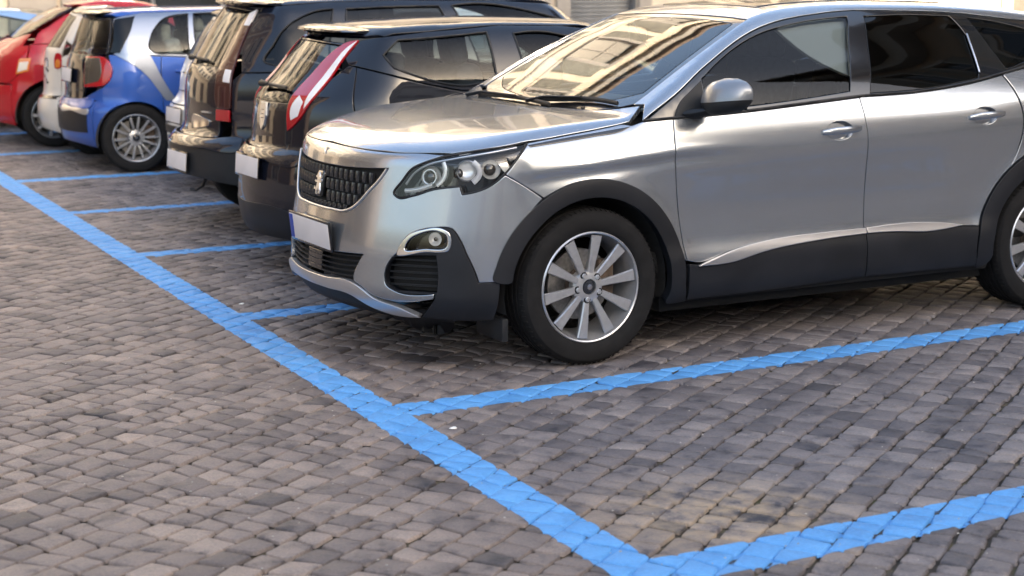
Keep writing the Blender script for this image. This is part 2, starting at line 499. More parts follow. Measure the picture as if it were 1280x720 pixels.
def panel_geo(body, mode, outline, holes=(), off=0., step=.03, lip=.014, edge=.003, gap=.002, bulge=None, ostep=None, drop=.0016):
    s = np.array(MSC[mode]); ostep = ostep or min(.015, step * .6)
    loops = []
    for k, o in enumerate([outline] + list(holes)):
        q = resample([(p[0] * s[0], p[1] * s[1]) + tuple(p[2:]) for p in o], ostep)
        if (area2(q) > 0) != (k == 0): q = q[::-1]
        loops.append(inset(q, gap))
    inner = [inset(q, edge) for q in loops]
    allb = np.concatenate(inner)
    lo, hi = inner[0].min(0), inner[0].max(0)
    gx, gy = np.meshgrid(np.arange(lo[0] + step * .5, hi[0], step), np.arange(lo[1] + step * .5, hi[1], step))
    gx = gx + (np.arange(gx.shape[0]) % 2)[:, None] * step * .5
    g = np.stack([gx.ravel(), gy.ravel()], -1)
    keep = inside(g, inner[0])
    for q in inner[1:]: keep &= ~inside(g, q)
    g = g[keep]
    if len(g):
        dm = np.concatenate([((c[:, None] - allb[None]) ** 2).sum(-1).min(1) for c in np.array_split(g, max(1, len(g) // 400))])
        g = g[dm > (.45 * step) ** 2]
    pts = np.concatenate([allb, g]) if len(g) else allb
    edges = []; o = 0
    for q in inner:
        n = len(q); edges += [(o + i, o + (i + 1) % n) for i in range(n)]; o += n
    vs, _, fs, *_ = delaunay_2d_cdt([Vector(p) for p in pts], edges, [], 0, 1e-7)
    vs = np.array([tuple(v) for v in vs]); fs = np.array([f for f in fs if len(f) == 3])
    c = vs[fs].mean(1); ok = inside(c, inner[0])
    for q in inner[1:]: ok &= ~inside(c, q)
    fs = fs[ok]
    rA = allb; rB = np.concatenate(loops)
    Q = np.concatenate([vs, rA, rB])
    P = caster(body, mode, Q / s); N = body.normal(P)
    nv, nr = len(vs), len(rA)
    offv = np.full(len(Q), off, float)
    if bulge is not None: offv = offv + bulge(Q / s, P)
    P = P + N * offv[:, None]
    A = P[nv:nv + nr]; B = P[nv + nr:]; NB = N[nv + nr:]
    ow = B - A; ow -= NB * (ow * NB).sum(1, keepdims=True); ow /= np.linalg.norm(ow, axis=1, keepdims=True) + 1e-12
    B = B - NB * drop
    NBn = NB + ow * .9; NBn /= np.linalg.norm(NBn, axis=1, keepdims=True)
    Cc = B - NB * lip
    V = np.concatenate([P[:nv], A, B, B, Cc]); NN = np.concatenate([N[:nv], N[nv:nv + nr], NBn, ow, ow])
    t = vs[fs]; cr = (t[:, 1, 0] - t[:, 0, 0]) * (t[:, 2, 1] - t[:, 0, 1]) - (t[:, 1, 1] - t[:, 0, 1]) * (t[:, 2, 0] - t[:, 0, 0])
    fs = np.where(cr[:, None] > 0, fs, fs[:, ::-1])
    tri = V[fs]; gn = np.cross(tri[:, 1] - tri[:, 0], tri[:, 2] - tri[:, 0])
    flip = (gn * NN[fs].mean(1)).sum(1).mean() < 0
    F = [tuple(f[::-1]) if flip else tuple(f) for f in fs]
    o = 0
    for q in loops:
        n = len(q)
        for i in range(n):
            j = (i + 1) % n
            for a, b in ((nv, nv + nr), (nv + 2 * nr, nv + 3 * nr)):
                f = (a + o + j, a + o + i, b + o + i, b + o + j)
                F.append(f[::-1] if flip else f)
        o += n
    return V, F, NN

def panel(body, name, mat, parent, mode, outline, mirror=False, far_parent=None, **k):
    V, F, N = panel_geo(body, mode, outline, **k)
    o = mesh_obj(name, V, F, mat, parent, N)
    if not mirror: return o
    m = np.array([1, -1, 1])
    o2 = mesh_obj(name, V * m, [f[::-1] for f in F], mat, far_parent or parent, N * m)
    return o, o2

def on_skin(body, mode, pts, off=0., step=.012, closed=False):
    s = np.array(MSC[mode])
    q = resample([(p[0] * s[0], p[1] * s[1]) + tuple(p[2:]) for p in pts], step, closed) / s
    P = caster(body, mode, q); return P + body.normal(P) * off

def strip(body, name, mat, parent, mode, pts, r=.004, off=0., flat=1., mirror=False, closed=False, seg=6, far_parent=None, step=.012):
    P = on_skin(body, mode, pts, off, step, closed)
    o = tube(name, P, r, mat, parent, closed, seg, flat)
    if not mirror: return o
    return o, tube(name, P * np.array([1, -1, 1]), r, mat, far_parent or parent, closed, seg, flat)

def sym(half, ax=0):
    """Half an outline (near side, walked from the centre line outwards and back) closed over the centre line."""
    h = list(half); m = []
    for p in reversed(h):
        q = list(p); q[ax] = -q[ax]
        if abs(p[ax]) > 1e-6: m.append(tuple(q))
    return h + m

def on_both(o, parent):
    """A far-side copy of a near-side piece, mirrored over the car's centre plane."""
    me = o.data.copy()
    n = len(me.vertices); co = np.empty(n * 3); me.vertices.foreach_get('co', co)
    co = co.reshape(-1, 3) * np.array([1, -1, 1]); me.vertices.foreach_set('co', co.ravel())
    me.flip_normals(); me.update()
    c = bpy.data.objects.new(o.name.split('.')[0], me)
    return link(c, parent)
# ------------------------------------------------------------------ ground, setts, painted lines
FIELD_SIDE = 1.5      # metres of modelled setts kept outside each side of the view

def stone_material():
    m, nt, b = _mat('basalt_sett')
    L = nt.links
    at = nt.nodes.new('ShaderNodeAttribute'); at.attribute_name = 'tint'
    sp = nt.nodes.new('ShaderNodeSeparateColor'); L.new(at.outputs['Color'], sp.inputs[0])
    geo = nt.nodes.new('ShaderNodeNewGeometry')
    base = ramp(nt, sp.outputs[0], [(0., (.054, .047, .047)), (.22, (.125, .104, .097)), (.6, (.192, .158, .141)), (1., (.272, .222, .190))])
    # inside the bays the stones are greyer; the lane is paler and pinker
    xyz = nt.nodes.new('ShaderNodeSeparateXYZ'); L.new(geo.outputs['Position'], xyz.inputs[0])
    nz = nt.nodes.new('ShaderNodeTexNoise'); nz.inputs['Scale'].default_value = .9; nz.inputs['Detail'].default_value = 5
    L.new(geo.outputs['Position'], nz.inputs['Vector'])
    ad = nt.nodes.new('ShaderNodeMath'); ad.operation = 'MULTIPLY_ADD'; ad.inputs[1].default_value = 1.6; ad.inputs[2].default_value = -.8
    L.new(nz.outputs['Fac'], ad.inputs[0])
    a2 = nt.nodes.new('ShaderNodeMath'); a2.operation = 'ADD'; L.new(xyz.outputs['X'], a2.inputs[0]); L.new(ad.outputs[0], a2.inputs[1])
    zone = nt.nodes.new('ShaderNodeMapRange'); zone.inputs[1].default_value = -.25; zone.inputs[2].default_value = .7; L.new(a2.outputs[0], zone.inputs[0])
    grey = mix(nt, zone.outputs[0], (1., 1., 1.), (.82, .90, 1.02))
    c = mix(nt, 1.0, base.outputs[0], grey, 'MULTIPLY')
    # blotches and fine grain
    n1 = nt.nodes.new('ShaderNodeTexNoise'); n1.inputs['Scale'].default_value = 9; n1.inputs['Detail'].default_value = 7; n1.inputs['Roughness'].default_value = .65
    L.new(geo.outputs['Position'], n1.inputs['Vector'])
    r1 = ramp(nt, n1.outputs['Fac'], [(.33, (.34, .34, .38)), (.45, (.88, .88, .88)), (.72, (1.22, 1.19, 1.15))])
    c = mix(nt, 1.0, c, r1.outputs[0], 'MULTIPLY')
    n5 = nt.nodes.new('ShaderNodeTexNoise'); n5.inputs['Scale'].default_value = 2.3; n5.inputs['Detail'].default_value = 6; n5.inputs['Roughness'].default_value = .62
    L.new(geo.outputs['Position'], n5.inputs['Vector'])
    r5 = ramp(nt, n5.outputs['Fac'], [(.32, (.62, .62, .64)), (.47, (1., 1., 1.)), (.7, (1.10, 1.08, 1.04))])
    c = mix(nt, 1.0, c, r5.outputs[0], 'MULTIPLY')
    n2 = nt.nodes.new('ShaderNodeTexNoise'); n2.inputs['Scale'].default_value = 120; n2.inputs['Detail'].default_value = 4
    L.new(geo.outputs['Position'], n2.inputs['Vector'])
    r2 = ramp(nt, n2.outputs['Fac'], [(.3, (.80, .80, .81)), (.7, (1.18, 1.17, 1.16))])
    c = mix(nt, 1.0, c, r2.outputs[0], 'MULTIPLY')
    # sandy dust spread over a broken patch beside the front line
    d = nt.nodes.new('ShaderNodeVectorMath'); d.operation = 'DISTANCE'; d.inputs[1].default_value = (.43, -1.66, 0); L.new(geo.outputs['Position'], d.inputs[0])
    dm = nt.nodes.new('ShaderNodeMapRange'); dm.inputs[1].default_value = .55; dm.inputs[2].default_value = .08; dm.inputs[3].default_value = 0; dm.inputs[4].default_value = .7
    L.new(d.outputs['Value'], dm.inputs[0])
    mm = nt.nodes.new('ShaderNodeMath'); mm.operation = 'MULTIPLY'; L.new(dm.outputs[0], mm.inputs[0])
    r3 = nt.nodes.new('ShaderNodeMapRange'); r3.inputs[1].default_value = .38; r3.inputs[2].default_value = .60; L.new(n1.outputs['Fac'], r3.inputs[0]); L.new(r3.outputs[0], mm.inputs[1])
    c = mix(nt, mm.outputs[0], c, (.40, .30, .185))
    L.new(c, b.inputs['Base Color'])
    rr = nt.nodes.new('ShaderNodeMapRange'); rr.inputs[3].default_value = .48; rr.inputs[4].default_value = .78; L.new(n1.outputs['Fac'], rr.inputs[0]); L.new(rr.outputs[0], b.inputs['Roughness'])
    b.inputs['Specular IOR Level'].default_value = .45
    h = nt.nodes.new('ShaderNodeMath'); h.operation = 'MULTIPLY_ADD'; h.inputs[1].default_value = .30; L.new(n2.outputs['Fac'], h.inputs[0])
    n4 = nt.nodes.new('ShaderNodeTexNoise'); n4.inputs['Scale'].default_value = 30; n4.inputs['Detail'].default_value = 6; L.new(geo.outputs['Position'], n4.inputs['Vector'])
    L.new(n4.outputs['Fac'], h.inputs[2])
    bp = nt.nodes.new('ShaderNodeBump'); bp.inputs['Strength'].default_value = .55; bp.inputs['Distance'].default_value = .006
    L.new(h.outputs[0], bp.inputs['Height']); L.new(bp.outputs['Normal'], b.inputs['Normal'])
    return m

def soil_material():
    m, nt, b = _mat('joint_soil')
    L = nt.links
    geo = nt.nodes.new('ShaderNodeNewGeometry')
    n = nt.nodes.new('ShaderNodeTexNoise'); n.inputs['Scale'].default_value = 14; n.inputs['Detail'].default_value = 8
    L.new(geo.outputs['Position'], n.inputs['Vector'])
    r = ramp(nt, n.outputs['Fac'], [(.3, (.026, .023, .020)), (.50, (.060, .050, .038)), (.60, (.105, .085, .052)), (.72, (.060, .068, .022))])
    # beyond the modelled setts the sheet itself reads as paving
    mp = nt.nodes.new('ShaderNodeMapping'); mp.inputs['Rotation'].default_value = (0, 0, R(-35)); L.new(geo.outputs['Position'], mp.inputs[0])
    bk = nt.nodes.new('ShaderNodeTexBrick'); bk.inputs['Scale'].default_value = 1.0; bk.inputs['Brick Width'].default_value = .11; bk.inputs['Row Height'].default_value = .104; bk.inputs['Mortar Size'].default_value = .006
    bk.inputs['Color1'].default_value = (.20, .17, .15, 1); bk.inputs['Color2'].default_value = (.28, .23, .195, 1); bk.inputs['Mortar'].default_value = (.05, .045, .038, 1)
    L.new(mp.outputs[0], bk.inputs['Vector'])
    hx, hy = math.cos(R(63.83)), math.sin(R(63.83)); cx, cy = cam.location[0], cam.location[1]
    def dot(v, off):
        d = nt.nodes.new('ShaderNodeVectorMath'); d.operation = 'DOT_PRODUCT'; d.inputs[1].default_value = (*v, 0); L.new(geo.outputs['Position'], d.inputs[0])
        a = nt.nodes.new('ShaderNodeMath'); a.operation = 'SUBTRACT'; a.inputs[1].default_value = off; L.new(d.outputs['Value'], a.inputs[0]); return a.outputs[0]
    def op(o, a, b_):
        q = nt.nodes.new('ShaderNodeMath'); q.operation = o
        for k, v in enumerate((a, b_)):
            if hasattr(v, 'is_output'): L.new(v, q.inputs[k])
            elif v is not None: q.inputs[k].default_value = v
        return q.outputs[0]
    dep = dot((hx, hy), cx * hx + cy * hy); lat = op('ABSOLUTE', dot((hy, -hx), cx * hy - cy * hx), None)
    lim = op('ADD', op('MULTIPLY', dep, .303), FIELD_SIDE - .06)
    out = op('MAXIMUM', op('GREATER_THAN', lat, lim), op('MAXIMUM', op('LESS_THAN', dep, 2.95), op('GREATER_THAN', dep, 23.9)))
    c = mix(nt, out, r.outputs[0], bk.outputs['Color'])
    L.new(c, b.inputs['Base Color'])
    _set(b, Roughness=.9)
    n2 = nt.nodes.new('ShaderNodeTexNoise'); n2.inputs['Scale'].default_value = 160; n2.inputs['Detail'].default_value = 5
    L.new(geo.outputs['Position'], n2.inputs['Vector'])
    bp = nt.nodes.new('ShaderNodeBump'); bp.inputs['Strength'].default_value = .8; bp.inputs['Distance'].default_value = .006
    L.new(n2.outputs['Fac'], bp.inputs['Height']); L.new(bp.outputs['Normal'], b.inputs['Normal'])
    return m

def paint_material():
    m, nt, b = _mat('blue_line_paint')
    L = nt.links
    geo = nt.nodes.new('ShaderNodeNewGeometry')
    n = nt.nodes.new('ShaderNodeTexNoise'); n.inputs['Scale'].default_value = 5; n.inputs['Detail'].default_value = 8; n.inputs['Roughness'].default_value = .7
    L.new(geo.outputs['Position'], n.inputs['Vector'])
    r = ramp(nt, n.outputs['Fac'], [(.26, (.060, .205, .45)), (.45, (.088, .285, .585)), (.58, (.10, .31, .62)), (.75, (.14, .36, .66))])
    n2 = nt.nodes.new('ShaderNodeTexNoise'); n2.inputs['Scale'].default_value = 75; n2.inputs['Detail'].default_value = 6; n2.inputs['Roughness'].default_value = .7
    L.new(geo.outputs['Position'], n2.inputs['Vector'])
    # worn flecks where the stone shows through; more of them on the older far lines
    xyz = nt.nodes.new('ShaderNodeSeparateXYZ'); L.new(geo.outputs['Position'], xyz.inputs[0])
    far = nt.nodes.new('ShaderNodeMapRange'); far.inputs[1].default_value = 4.5; far.inputs[2].default_value = 11; far.inputs[3].default_value = .665; far.inputs[4].default_value = .60
    L.new(xyz.outputs['Y'], far.inputs[0])
    sm = nt.nodes.new('ShaderNodeMath'); sm.operation = 'MULTIPLY_ADD'; sm.inputs[1].default_value = .45
    L.new(n.outputs['Fac'], sm.inputs[0])
    s2 = nt.nodes.new('ShaderNodeMath'); s2.operation = 'MULTIPLY'; s2.inputs[1].default_value = .62; L.new(n2.outputs['Fac'], s2.inputs[0]); L.new(s2.outputs[0], sm.inputs[2])
    gt = nt.nodes.new('ShaderNodeMath'); gt.operation = 'SUBTRACT'; L.new(sm.outputs[0], gt.inputs[0]); L.new(far.outputs[0], gt.inputs[1])
    st = nt.nodes.new('ShaderNodeMapRange'); st.inputs[1].default_value = 0; st.inputs[2].default_value = .05; L.new(gt.outputs[0], st.inputs[0])
    c = mix(nt, st.outputs[0], r.outputs[0], (.12, .125, .14))
    r2 = ramp(nt, n2.outputs['Fac'], [(.3, (.86, .86, .87)), (.7, (1.1, 1.1, 1.1))])
    c = mix(nt, 1., c, r2.outputs[0], 'MULTIPLY')
    L.new(c, b.inputs['Base Color'])
    _set(b, Roughness=.62)
    bp = nt.nodes.new('ShaderNodeBump'); bp.inputs['Strength'].default_value = .5; bp.inputs['Distance'].default_value = .003
    L.new(n2.outputs['Fac'], bp.inputs['Height']); L.new(bp.outputs['Normal'], b.inputs['Normal'])
    return m

def joint_paint_material():
    m, nt, b = _mat('blue_joint_paint')
    geo = nt.nodes.new('ShaderNodeNewGeometry')
    n = nt.nodes.new('ShaderNodeTexNoise'); n.inputs['Scale'].default_value = 16; n.inputs['Detail'].default_value = 5
    nt.links.new(geo.outputs['Position'], n.inputs['Vector'])
    r = ramp(nt, n.outputs['Fac'], [(.44, (.030, .029, .028)), (.50, (.080, .255, .53))])
    nt.links.new(r.outputs[0], b.inputs['Base Color']); _set(b, Roughness=.8)
    return m

stone_material(); soil_material(); paint_material(); joint_paint_material()

# one sheet out to the horizon
gm = bpy.data.meshes.new('ground')
gm.from_pydata([(-400, -400, -.016), (400, -400, -.016), (400, 400, -.016), (-400, 400, -.016)], [], [(0, 1, 2, 3)])
gm.materials.append(MATS['joint_soil'])
GROUND = link(bpy.data.objects.new('ground', gm)); tag(GROUND, kind='structure')

def sett_cells():
    """Corner quads of hand-set stones in wavering courses turned about 35 degrees to the bays."""
    th = R(35.); ca, sa = math.cos(th), math.sin(th)
    cells = []
    def warp(u, v):
        du = .034 * np.sin(v * .9 + 1.1 * np.sin(u * .31)) + .015 * np.sin(v * 2.3 + u * .7)
        dv = .040 * np.sin(u * .62 + .8 * np.sin(v * .4)) + .012 * np.sin(u * 1.9 - v * .8)
        return u + du, v + dv
    v = -16.; widths = []
    while v < 26.:
        w = rng.normal(.112, .007); widths.append((v, v + w)); v += w
    out = []
    # cross joints run on from course to course for a while, then drift
    k = 640
    base = -24 + np.concatenate([[0], np.cumsum(np.clip(rng.normal(.108, .009, k), .08, .14))])
    drift = np.zeros(k + 1)
    for (v0, v1) in widths:
        step_ = rng.normal(0, .010, k + 1); step_ = np.convolve(step_, np.ones(9) / 9, 'same') * 2.2
        drift = drift * .97 + step_ + rng.normal(0, .012)
        u = base + drift + rng.normal(0, .0075, k + 1)
        u = np.maximum.accumulate(u + np.arange(k + 1) * 1e-6)
        L_ = np.diff(u); u[1:] = u[0] + np.cumsum(np.clip(L_, .072, .150))
        sk = rng.normal(0, .006, k + 1)
        a = np.stack([u[:-1] + sk[:-1], np.full(k, v0)], -1); b = np.stack([u[1:] + sk[1:], np.full(k, v0)], -1)
        c = np.stack([u[1:] - sk[1:], np.full(k, v1)], -1); d = np.stack([u[:-1] - sk[:-1], np.full(k, v1)], -1)
        out.append(np.stack([a, b, c, d], 1))
    Q = np.concatenate(out)
    Q = Q + rng.normal(0, .0038, Q.shape)
    x, y = warp(Q[..., 0], Q[..., 1])
    return np.stack([x * ca - y * sa, x * sa + y * ca], -1)

CELLS = sett_cells()
_c = CELLS.mean(1)
_cp = np.array(cam.location[:2])
_rel = _c - _cp
_hd = np.array([math.cos(R(63.83)), math.sin(R(63.83))])
_dep = _rel @ _hd; _lat = _rel @ np.array([_hd[1], -_hd[0]])
_in = (_dep > 2.9) & (_dep < 24) & (np.abs(_lat) < _dep * .303 + FIELD_SIDE)
CELLS, _dep, _lat, _c = CELLS[_in], _dep[_in], _lat[_in], _c[_in]
NST = len(CELLS)
ST_H = rng.normal(0, .0011, NST); ST_TILT = rng.normal(0, .006, (NST, 2)); ST_TINT = rng.beta(3.4, 3.4, NST); ST_GAP = np.clip(rng.normal(.0041, .0013, NST), .0018, .008)
_dk = rng.random(NST) < .06; ST_TINT[_dk] *= .35

def rounded(Q, gap, rc):
    """Rounded 12-gon inside each quad: Q (n,4,2) -> (n,12,2)."""
    c = Q.mean(1, keepdims=True)
    q = Q + (c - Q) * (gap[:, None, None] * 1.55 / (np.linalg.norm(c - Q, axis=-1, keepdims=True)))
    out = []
    for i in range(4):
        p, a, b = q[:, i], q[:, (i - 1) % 4], q[:, (i + 1) % 4]
        da = (a - p) / np.linalg.norm(a - p, axis=-1, keepdims=True); db = (b - p) / np.linalg.norm(b - p, axis=-1, keepdims=True)
        r_ = rc[:, i:i + 1]
        out += [p + da * r_, p + (da + db) * r_ * .30, p + db * r_]
    return np.stack(out, 1)

ST_RC = np.clip(rng.normal(.0115, .003, (NST, 4)), .008, .02)
ST_J = rng.normal(0, .0009, (NST, 12, 2))

def stone_verts(idx, gap_add=0., lift=0., paint=False):
    n = len(idx)
    poly = rounded(CELLS[idx], np.maximum(ST_GAP[idx] + gap_add, .0008), ST_RC[idx] * (.9 if paint else 1.)) + ST_J[idx]
    c = CELLS[idx].mean(1)[:, None]
    d = poly - c; dl = np.linalg.norm(d, axis=-1, keepdims=True)
    r1 = poly - d / dl * .0026; r2 = poly - d / dl * .008
    z = lambda p, base: (base + ST_H[idx])[:, None] + ((p - c) * ST_TILT[idx][:, None]).sum(-1)
    dome = .0010
    rings = []
    for p, zz in ((poly, -.0135 if not paint else -.0090), (r1, -.0024), (r2, -.0005)):
        rings.append(np.concatenate([p, (z(p, zz) + lift)[..., None]], -1))
    cc = np.concatenate([c, (z(c, dome) + lift)[..., None]], -1)
    return np.concatenate(rings + [cc], 1)      # n, 37, 3

STONE_F = []
for _r in range(2):
    for _i in range(12):
        _j = (_i + 1) % 12
        STONE_F.append((_r * 12 + _i, _r * 12 + _j, (_r + 1) * 12 + _j, (_r + 1) * 12 + _i))
for _i in range(12): STONE_F.append((24 + _i, 24 + (_i + 1) % 12, 36))

def fast_mesh(name, V, tint):
    n = len(V); nv = V.shape[1]
    me = bpy.data.meshes.new(name)
    me.vertices.add(n * nv); me.vertices.foreach_set('co', V.astype(np.float32).ravel())
    ls = np.concatenate([np.array(f) for f in STONE_F]); cnt = np.array([len(f) for f in STONE_F])
    idx = (ls[None] + (np.arange(n) * nv)[:, None]).ravel()
    tot = np.tile(cnt, n); start = np.concatenate([[0], np.cumsum(tot)[:-1]])
    me.loops.add(len(idx)); me.loops.foreach_set('vertex_index', idx.astype(np.int32))
    me.polygons.add(len(tot)); me.polygons.foreach_set('loop_start', start.astype(np.int32))
    me.update(calc_edges=True)
    me.polygons.foreach_set('use_smooth', np.ones(len(tot), bool))
    a = me.attributes.new('tint', 'FLOAT_COLOR', 'POINT')
    col = np.ones((n * nv, 4), np.float32); col[:, 0] = np.repeat(tint, nv)
    a.data.foreach_set('color', col.ravel())
    me.update()
    return me

# the 300 setts that show largest in the photograph are objects; the rest are one mesh
_vis = (np.abs(_lat) < _dep * .299) & (_dep > 3.58)
_ord = np.argsort(np.where(_vis, _dep, 1e9))
BIG = _ord[:300]; REST = np.setdiff1d(np.arange(NST), BIG)
VB = stone_verts(BIG)
for k in range(len(BIG)):
    ctr = VB[k, 36].copy(); ctr[2] = 0
    me = fast_mesh('cobblestone', VB[k:k + 1] - ctr, ST_TINT[BIG[k]:BIG[k] + 1])
    me.materials.append(MATS['basalt_sett'])
    o = bpy.data.objects.new('cobblestone', me); o.location = ctr; link(o, GROUND)
me = fast_mesh('cobblestones', stone_verts(REST), ST_TINT[REST]); me.materials.append(MATS['basalt_sett'])
_o = link(bpy.data.objects.new('cobblestones', me), GROUND); tag(_o, kind='stuff')

# painted lines: paint skins on the tops of the stones they cross, broken at the joints
def painted_line(quad, name='parking_line'):
    q = np.array(quad, float)
    if area2(q) < 0: q = q[::-1]
    lo, hi = q.min(0) - .15, q.max(0) + .15
    cand = np.where((_c > lo).all(1) & (_c < hi).all(1))[0]
    # distance of each stone from the strip: keep whatever can touch it
    e = np.roll(q, -1, 0) - q; nrm = np.stack([e[:, 1], -e[:, 0]], -1) / np.linalg.norm(e, axis=1, keepdims=True)
    dd = ((_c[cand][:, None] - q[None]) * nrm[None]).sum(-1).max(1)
    keep = cand[dd < .10]
    V = stone_verts(keep, gap_add=-.0011, lift=.0010, paint=True)
    me = fast_mesh(name, V, ST_TINT[keep])
    bm = bmesh.new(); bm.from_mesh(me)
    n = len(q)
    for i in range(n):
        a, b_ = q[i], q[(i + 1) % n]; e = b_ - a
        no = Vector((e[1], -e[0], 0)).normalized()
        bmesh.ops.bisect_plane(bm, geom=bm.verts[:] + bm.edges[:] + bm.faces[:], dist=1e-5, plane_co=Vector((a[0], a[1], 0)), plane_no=no, clear_outer=True)
    # slightly ragged hand-rolled edge
    for v in bm.verts:
        if v.is_boundary:
            v.co.x += .0022 * math.sin(v.co.y * 61 + v.co.x * 17); v.co.y += .0022 * math.sin(v.co.x * 67 - v.co.y * 23)
    bm.to_mesh(me); bm.free()
    me.materials.append(MATS['blue_line_paint'])
    o = link(bpy.data.objects.new(name, me)); tag(o, kind='structure')
    # paint that ran down into the joints, worn through in places
    mesh_obj('joint_paint', [(p[0], p[1], -.0075) for p in q], [tuple(range(n))], 'blue_joint_paint', o, smooth=False)
    return o

painted_line([(-.142, -3.2), (.028, -3.2), (.004, 17.), (-.158, 17.)])
_sl = math.tan(R(2.6))
for yj, w, x1 in ((-1.985, .205, 5.2), (0., .185, 5.2), (2.022, .175, 5.2), (4.073, .16, 5.2), (6.06, .14, 5.2), (8.10, .17, 5.2), (10.25, .17, 5.2), (12.3, .16, 5.2)):
    x0 = .008
    painted_line([(x0, yj - w / 2), (x1, yj - w / 2 + _sl * x1), (x1, yj + w / 2 + _sl * x1), (x0, yj + w / 2)])
# little white chips of grit lying on the setts
for (x, y, s_) in ((.09, -.33, .011), (.10, 2.33, .010)):
    bm = bmesh.new(); bmesh.ops.create_icosphere(bm, subdivisions=2, radius=s_)
    for v in bm.verts: v.co = Vector((v.co.x * 1.5 + .2 * v.co.y, v.co.y, max(-.002, v.co.z * .4))) * (1 + .2 * math.sin(v.co.x * 300))
    o = bm_obj('paper_scrap', bm, 'paper', None, True); o.location = (x, y, .003)
    tag(o, 'small white scrap lying on the setts just right of the front line corner' if s_ == .011 else "small white scrap lying on the setts in front of the SUV's bumper", 'litter')

# grit and crumbs of mortar scattered over the setts, too many and too small to count
_n = 520
_gd = rng.uniform(3.6, 9.0, _n); _gl = rng.uniform(-.30, .30, _n) * _gd
GV, GF = [], []
for d_, l_ in zip(_gd, _gl):
    px = cam.location[0] + d_ * _hd[0] + l_ * _hd[1]; py = cam.location[1] + d_ * _hd[1] - l_ * _hd[0]
    r_ = rng.uniform(.0015, .0042); o_ = len(GV)
    for k in range(5):
        a_ = 2 * math.pi * k / 5 + rng.uniform(-.3, .3); GV.append((px + r_ * 1.3 * math.cos(a_), py + r_ * math.sin(a_), .0005))
    GV.append((px, py, .0008 + r_ * .8))
    GF += [(o_ + k, o_ + (k + 1) % 5, o_ + 5) for k in range(5)]
tag(mesh_obj('grit', GV, GF, plain('pale_grit', (.34, .32, .29), rough=.9, vary=.3, vscale=3), None, smooth=False), kind='stuff')
# ------------------------------------------------------------------ buildings round the square
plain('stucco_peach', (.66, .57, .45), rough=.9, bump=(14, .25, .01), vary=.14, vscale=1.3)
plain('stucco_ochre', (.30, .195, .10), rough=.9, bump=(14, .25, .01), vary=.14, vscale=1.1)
plain('stucco_grey', (.60, .575, .54), rough=.9, bump=(14, .25, .01), vary=.12, vscale=1.2)
plain('stucco_cream', (.20, .175, .145), rough=.9, bump=(14, .25, .01), vary=.12, vscale=1.2)
plain('stucco_umber', (.12, .085, .06), rough=.9, bump=(14, .25, .01), vary=.2, vscale=1.2)
plain('stucco_brown', (.26, .19, .13), rough=.9, bump=(14, .25, .01), vary=.15, vscale=1.2)
plain('travertine', (.34, .31, .275), rough=.75, bump=(30, .25, .006), vary=.12, vscale=3)
plain('shutter_wood', (.16, .15, .12), rough=.7, vary=.2, vscale=4)
plain('roller_steel', (.19, .20, .215), rough=.5, metallic=.4, vary=.15, vscale=3)
plain('window_dark', (.020, .024, .028), rough=.06, coat=1.)
plain('roof_tile', (.17, .125, .095), rough=.9, vary=.3, vscale=6)
plain('door_wood', (.06, .038, .025), rough=.6, vary=.3, vscale=3)

def wall_with_holes(name, L, H, holes, mat, parent, M, depth=.22):
    """A wall slab in its own (along, up) plane with real reveals round rectangular openings."""
    xs = sorted({0, L} | {h[0] for h in holes} | {h[1] for h in holes}); zs = sorted({0, H} | {h[2] for h in holes} | {h[3] for h in holes})
    V, F, key = [], [], {}
    def vid(x, d, z):
        k = (round(x, 4), d, round(z, 4))
        if k not in key: key[k] = len(V); V.append(M @ Vector((x, d, z)))
        return key[k]
    for i in range(len(xs) - 1):
        for j in range(len(zs) - 1):
            cx, cz = (xs[i] + xs[i + 1]) / 2, (zs[j] + zs[j + 1]) / 2
            if any(h[0] < cx < h[1] and h[2] < cz < h[3] for h in holes): continue
            F.append((vid(xs[i], 0, zs[j]), vid(xs[i + 1], 0, zs[j]), vid(xs[i + 1], 0, zs[j + 1]), vid(xs[i], 0, zs[j + 1])))
    for a, b, c, d in holes:
        for (p, q) in (((a, c), (b, c)), ((b, c), (b, d)), ((b, d), (a, d)), ((a, d), (a, c))):
            F.append((vid(p[0], 0, p[1]), vid(p[0], depth, p[1]), vid(q[0], depth, q[1]), vid(q[0], 0, q[1])))
    # closed back and sides so that the slab has real thickness
    T = 8.0
    for (p, q) in (((0, 0), (0, H)), ((0, H), (L, H)), ((L, H), (L, 0))):
        F.append((vid(p[0], 0, p[1]), vid(q[0], 0, q[1]), vid(q[0], T, q[1]), vid(p[0], T, p[1])))
    F.append((vid(0, T, 0), vid(0, T, H), vid(L, T, H), vid(L, T, 0)))
    return mesh_obj(name, V, F, mat, parent, smooth=False)

